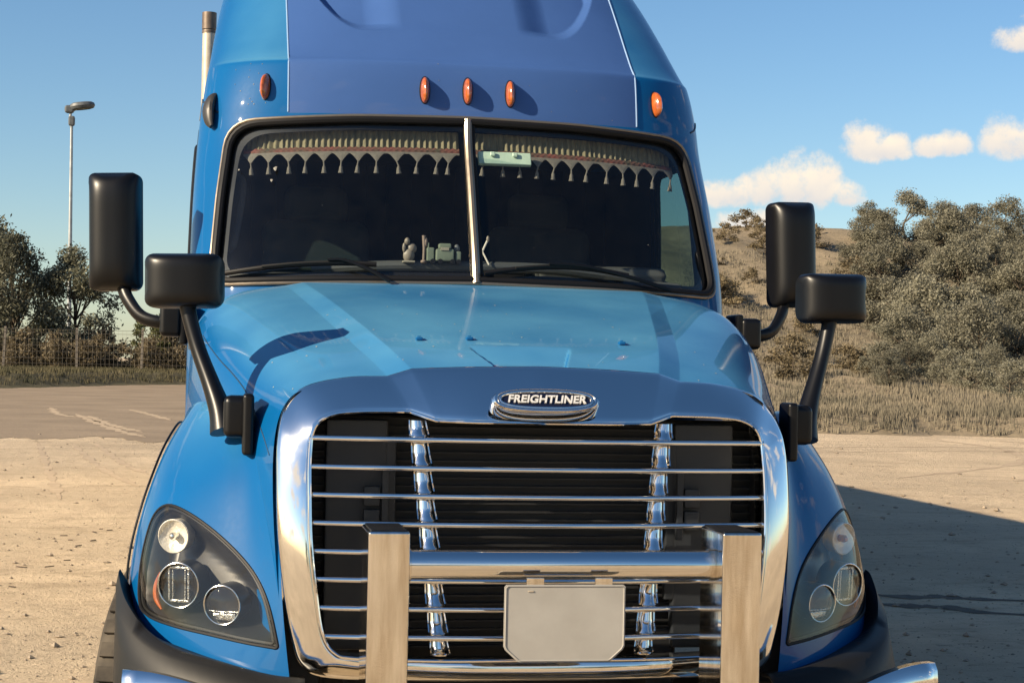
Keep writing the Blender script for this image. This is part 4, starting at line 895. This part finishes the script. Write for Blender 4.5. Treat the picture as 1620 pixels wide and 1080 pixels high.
o = link('wire_mesh', *join(mesh_v), WIRE, FE); o['kind'] = 'stuff'
# high mast lamp
lx = at_px(109, 165); LM = thing('high_mast_lamp', 'tall thin floodlight mast with an oval lamp head against the clear left sky', 'lamp post', (lx, 165, bz(lx, 165)))
GALV = mat('galvanised_steel', (.36, .38, .39), .45, .5, nz=(2, .3)); LHEAD = mat('lamp_head', (.11, .12, .125), .5, nz=(3, .4)); LGL = mat('lamp_face', (.5, .48, .42), .3)
hz = 1.7253+(563-196)/2768.2*170-bz(lx, 165)
link('pole', *tube([(0, 0, 0), (-.1, 0, hz*.5), (-.22, 0, hz)], [.22, .18, .13], 10), GALV, LM)
link('arm', *tube([(-.22, 0, hz-1.0), (-.42, 0, hz-.2), (-.3, 0, hz+.5), (.4, 0, hz+1.0)], .13, 8), GALV, LM)
link('lamp_head', *join([tube([(.72+.85*math.cos(q), .5*math.sin(q), hz+1.12+.12*math.cos(q)) for q in np.linspace(0, 2*np.pi, 16, endpoint=False)], .34, 8, True), rbox((-.45, 0, hz+.75), (.9, .7, .75), .25, 2)]), LHEAD, LM)
link('lamp_face', *rbox((.7, -.1, hz+1.0), (1.5, .9, .3), .12, 2, Matrix.Rotation(math.radians(-8), 3, 'Y')), LGL, LM)
link('junction_box', *rbox((-.22, 0, hz-.35), (.6, .6, .95), .18, 2), LHEAD, LM)
# wooded hillside on the right
hz_ = lambda x, y: float(hill_h(np.array(x, float), np.array(y, float)))
g2 = np.random.default_rng(5); k = 0; taken = []
WL = ['broad olive tree', 'round grey green tree', 'narrow dark tree', 'loose brownish tree']
ORD = ['leftmost', 'second from left', 'third from left', 'fourth from left', 'fifth from left', 'sixth from left', 'seventh from left', 'eighth from left', 'ninth from left', 'tenth from left', 'eleventh from left', 'twelfth from left', 'thirteenth from left']
RN = ['low front row',  'first full row', 'second row', 'middle row', 'fourth row', 'crest row']
for row, (y0, npx, lo, hi) in enumerate(((54, 11, 1375, 1700), (62, 9, 1400, 1760), (70, 11, 1385, 1780), (79, 13, 1365, 1800), (88, 13, 1350, 1820), (97, 13, 1340, 1840))):
    for i in range(npx):
        px_ = lo+(hi-lo)*(i+g2.uniform(.1, .9))/npx; y = y0+g2.uniform(-3.5, 3.5); x = at_px(px_, y); p = k % 4; s = g2.uniform(.55, .85)*(.42, .72, .84, .82, .80, .78)[row]
        if row == 5 and 1385 < px_ < 1455: s = .72
        put_tree(PW[p], 'tree', WL[p]+', '+ORD[i]+', '+RN[row]+' of the hillside wood', 'tree', (x, y, hz_(x, y)-.1), s, s*g2.uniform(.8, 1.05), group='trees of the hillside wood'); k += 1
for zone, (ya, yb, w_) in enumerate(((56, 72, 'lower'), (74, 88, 'middle'), (90, 104, 'upper'))):
    for i, px_ in enumerate(sorted(g2.uniform(1125, 1400, 9))):
        y = g2.uniform(ya, yb); x = at_px(px_, y); s = g2.uniform(.35, .75)
        put_tree(PS[i % 3], 'shrub', 'small dry tan shrub, '+ORD[i]+' on the '+w_+' bare slope', 'shrub', (x, y, hz_(x, y)-.05), s, s*.8, group='dry shrubs on the bare slope')
SHW = mat('white_sheet', (.6, .57, .5), .5, nz=(3, .2))
# trees across the yard, seen as the dark band mirrored in the chrome
for i in range(9):
    x = -44+i*10+rng.uniform(-2, 2); y = -74+rng.uniform(-6, 6)
    put_tree(PT[i % 4], 'tree', ORD[i]+' tree of the line across the yard, mirrored dark in the chrome grille', 'tree', (x, y, 0), 1.0, .9, group='trees mirrored in the chrome')
# grass tufts
def tufts(name, label, pts, h, m, nb=6):
    n = len(pts)*nb; base = np.repeat(pts, nb, 0)+np.c_[rng.normal(0, .10, (n, 2)), np.zeros(n)]; a = rng.uniform(0, 6.28, n); hh = h*rng.uniform(.5, 1.3, (n, 1)); wv = np.c_[np.cos(a), np.sin(a), a*0]*h*.07
    tip = base+np.c_[rng.normal(0, .6, (n, 2))*h, np.ones(n)]*hh; V = np.stack([base-wv, base+wv, tip], 1).reshape(-1, 3)
    o = link(name, V, np.arange(n*3).reshape(-1, 3), m, None, False); o['kind'] = 'stuff'; tag(o, label, 'grass')
n = 9000; px_ = rng.uniform(1080, 1720, n); y = 40+rng.uniform(0, 1, n)**1.3*50; x = np.array([at_px(p, q) for p, q in zip(px_, y)]); z = hill_h(x, y); k = z > .02+.5*rng.uniform(0, 1, n)**3
tufts('hillside_grass', 'dry tan grass covering the foot of the hillside on the right', np.c_[x, y, z][k], .22, BLADE, 10)
n = 4200; px_ = rng.uniform(-60, 330, n); y = rng.uniform(80, 131, n); x = np.array([at_px(p, q) for p, q in zip(px_, y)]); z = bank_h(x, y); k = z > .1
tufts('verge_grass', 'rough dry grass on the bank in front of the left fence', np.c_[x, y, z][k], .26, BLADE2)

# ================================================================== loose stones and litter on the dirt
n = 2600; px_ = rng.uniform(-40, 1660, n); y = 1.5+rng.uniform(0, 1, n)**2.2*34; x = np.array([at_px(p, q) for p, q in zip(px_, y)]); s = rng.uniform(.004, .018, n)*(1+rng.uniform(0, 1, n)**8*2.0)
oc = np.array([(1, 0, 0), (-1, 0, 0), (0, 1, 0), (0, -1, 0), (0, 0, 1), (0, 0, -1)], float); of = np.array([(0, 2, 4), (2, 1, 4), (1, 3, 4), (3, 0, 4), (2, 0, 5), (1, 2, 5), (3, 1, 5), (0, 3, 5)])
V = (np.c_[x, y, s*.3][:, None, :]+oc[None]*s[:, None, None]*rng.uniform(.6, 1.4, (n, 6, 1))*np.array([1.2, 1.2, .6])); F = (of[None]+np.arange(n)[:, None, None]*6).reshape(-1, 3)
STONE = mat('stones', (.36, .29, .21), .9, nz=(3, .5))
ng = 7000; pxg = rng.uniform(-40, 1660, ng); yg = .5+rng.uniform(0, 1, ng)**1.6*14; xg = np.array([at_px(p, q) for p, q in zip(pxg, yg)]); sg_ = rng.uniform(.002, .007, ng)
V2 = (np.c_[xg, yg, sg_*.3][:, None, :]+oc[None]*sg_[:, None, None]*rng.uniform(.6, 1.4, (ng, 6, 1))*np.array([1.2, 1.2, .7])); V = np.concatenate([V, V2]); F = (of[None]+np.arange(len(V))[:, None, None]*6).reshape(-1, 3)
o = link('gravel', V.reshape(-1, 3), F, STONE, None, False); o['kind'] = 'stuff'; tag(o, 'small loose stones scattered over the dirt yard', 'gravel')
BRK = mat('bark_litter', (.07, .05, .035), .9)
lit_ = []
for cx, cy, k in ((-2.3, 11.2, 7), (-2.6, 9.0, 4), (-1.9, 12.2, 4)):
    for i in range(k): a = rng.uniform(0, 3); lit_.append(rbox((cx+rng.normal(0, .22), cy+rng.normal(0, .9), .008), (rng.uniform(.03, .13), rng.uniform(.008, .02), .008), .003, 1, Matrix.Rotation(a, 3, 'Z')))
o = link('bark_litter', *join(lit_), BRK, None, False); o['kind'] = 'stuff'; tag(o, 'dark scraps of bark lying on the sunny dirt left of the truck', 'litter')

# ================================================================== trailer behind the cab: its long shadow lies across the yard
TL_ = thing('semi_trailer', 'box trailer behind the blue cab, throwing the long shadow across the right of the yard', 'trailer', (0, 7.0, 0))
TW = mat('trailer_sheet', (.6, .58, .54), .5, nz=(2, .1))
link('cargo_box', *rbox((0, 8.0, 2.56), (1.94, 16.0, 2.76), .03), TW, TL_)
link('rail', *join([rbox((s*.95, 8.0, 1.14), (.06, 16.0, .12), .01) for s in (-1, 1)]+[rbox((s*.45, 8.5, 1.05), (.1, 13, .2), .01) for s in (-1, 1)]), SHROUD, TL_)
for s in (-1, 1):
    link('landing_leg', *join([rbox((s*.8, 3.4, .62), (.12, .12, 1.0), .01), rbox((s*.8, 3.4, .06), (.25, .25, .06), .01)]), SHROUD, TL_)
    for y in (12.9, 14.2): link('wheel', *tube([(s*.62, y, .518), (s*.96, y, .518)], .518, 32), TYRE, TL_, ang=50)

# ================================================================== things inside the cab
FRINGE = mat('fringe_cloth', (.21, .18, .105), .85, nz=(70, .5), col2=(.10, .09, .05), stretch=(1, 1, .04)); RED = mat('red_braid', (.17, .04, .03), .8, nz=(22, .5), col2=(.05, .045, .025)); LACE = mat('cream_lace', (.15, .135, .11), .85, nz=(120, .3))
def inner(x, z, off):
    x = np.asarray(x, float); z = np.asarray(z, float); uv = np.stack([u_of_x(x, z), z], 1); return along(uv, -np.asarray(off, float))[0]
for s, x0, x1, lab, tp in ((-1, -.905, -.030, 'pleated fringe with cream tassels across the top of the left windshield pane', 12), (1, .035, .905, 'pleated fringe with cream tassels across the top of the right windshield pane', 12)):
    V_ = thing('fringe_valance', lab, 'curtain', (0, 0, 0), 'tasselled fringes inside the windshield')
    m = 300; xs = np.linspace(x0, x1, m); zt = 2.668-.022*(np.abs(xs)/.9)**2*1.0; ph = np.cumsum(rng.uniform(.6, 1.4, m))*.78
    rows = [inner(xs, zt-d, .055+.005*np.sin(ph+d*9)*w_) for d, w_ in ((0, .4), (.02, 1), (.045, 1), (.072, .7))]
    link('pleated_band', np.array(rows).reshape(-1, 3), gridf(4, m), FRINGE, V_)
    link('red_braid', *(lambda q: (np.array(q).reshape(-1, 3), gridf(3, m)))([inner(xs, zt-d+.002*np.sin(ph), .048+e) for d, e in ((.064, 0), (.074, -.004), (.084, 0))]), RED, V_)
    tx = np.linspace(x0+.035*1, x1-.03, tp)+rng.normal(0, .006, tp)
    dist = np.min(np.abs(xs[:, None]-tx[None]), 1); sc_ = .008+.036*np.maximum(0, 1-dist/.034)**1.5
    link('lace_edge', np.array([inner(xs, zt-.082, .046), inner(xs, zt-.082-sc_*.5, .044), inner(xs, zt-.082-sc_, .046)]).reshape(-1, 3), gridf(3, m), LACE, V_)
    for x in tx:
        z0 = 2.668-.022*(abs(x)/.9)**2-.124; p = inner([x], [z0], .046)[0]; q = rng.normal(0, .003)
        link('tassel', *tube([p+np.array([0, 0, .004]), p+np.array([q, 0, -.014]), p+np.array([q, 0, -.022]), p+np.array([q, 0, -.032]), p+np.array([q*1.3, 0, -.045])], [.003, .0035, .007, .008, .011], 8), LACE, V_)
MINT = mat('mint_plastic', (.30, .42, .34), .45, nz=(40, .15))
c = inner([.148], [2.556], .022)[0]; rx = Matrix.Rotation(math.radians(-26), 3, 'X')
PB_ = thing('toll_box', 'pale mint plastic box stuck to the windshield right of the divider', 'toll tag')
link('box', *rbox(c, (.215, .022, .058), .006, 2, rx), MINT, PB_)
link('clip', *join([rbox(c+np.array([dx, -.012, .018]), (.02, .01, .02), .003, 1, rx) for dx in (-.05, .04)]), MINT, PB_)
# trinkets on the dashboard
TAN = mat('tan_resin', (.22, .19, .15), .5, nz=(30, .4)); GRN = mat('sage_plastic', (.17, .21, .155), .5, nz=(25, .3)); CRM = mat('cream_plastic', (.3, .28, .22), .4); WOOD = mat('wood_stick', (.2, .15, .12), .6)
DY, DZ = 1.98, 2.128
def blob(c, r, n=10):
    bm = bmesh.new(); bmesh.ops.create_uvsphere(bm, u_segments=n, v_segments=8, radius=1); bmesh.ops.scale(bm, vec=r, verts=bm.verts); bmesh.ops.translate(bm, vec=c, verts=bm.verts); bm.verts.index_update()
    q = np.array([v.co[:] for v in bm.verts]), [[v.index for v in f.verts] for f in bm.faces]; bm.free(); return q
b1 = thing('dash_ornament', 'small crouching tan figurine at the left end of the dashboard trinkets', 'ornament', (-.215, DY, DZ))
link('body', *join([blob((0, 0, .03), (.024, .02, .03)), blob((.012, 0, .058), (.02, .016, .022))]), TAN, b1); link('head', *join([blob((-.008, -.005, .085), (.012, .012, .016)), blob((-.02, -.008, .06), (.008, .008, .02))]), TAN, b1); link('foot', *rbox((.0, 0, .004), (.05, .035, .008), .003), CRM, b1)
b2 = thing('dash_stick', 'slim upright wooden stick ornament beside the tan figurine', 'ornament', (-.155, DY, DZ))
link('stick', *tube([(0, 0, 0), (.002, 0, .06), (0, 0, .112)], [.005, .006, .008], 8), WOOD, b2); link('tip', *join([blob((.008, 0, .085), (.008, .008, .02)), blob((0, 0, .006), (.013, .013, .008))]), WOOD, b2)
b3 = thing('toy_truck', 'sage green boxy toy truck on the dashboard left of the divider', 'toy', (-.07, DY, DZ))
link('cab', *join([rbox((.0, 0, .034), (.075, .05, .05), .008), rbox((.0, -.002, .07), (.05, .045, .022), .006)]), GRN, b3); link('windscreen', *rbox((-.002, -.026, .058), (.034, .006, .012), .001), CRM, b3)
link('side_box', *join([rbox((-.058, .005, .036), (.03, .04, .055), .005), rbox((.055, .0, .03), (.022, .035, .04), .004), rbox((-.066, .0, .068), (.006, .01, .03), .002)]), GRN, b3)
link('wheels', *join([tube([(dx, -.03, .008), (dx, .03, .008)], .010, 10) for dx in (-.05, -.02, .03, .055)]), RUBBER, b3); link('figure', *blob((.05, 0, .062), (.013, .012, .018)), LHEAD, b3)
b4 = thing('phone_holder', 'spidery grey phone holder on the dashboard just right of the divider', 'holder', (.085, DY, DZ))
link('legs', *join([tube([(0, 0, .055), (dx, dy, 0)], .0035, 6) for dx, dy in ((-.03, -.01), (.026, -.015), (.0, .03))]+[tube([(0, 0, .055), (-.028, 0, .088)], .004, 6), tube([(0, 0, .055), (.02, 0, .10)], .004, 6)]), SHW, b4); link('grip', *blob((.022, 0, .105), (.007, .006, .014)), TAN, b4)
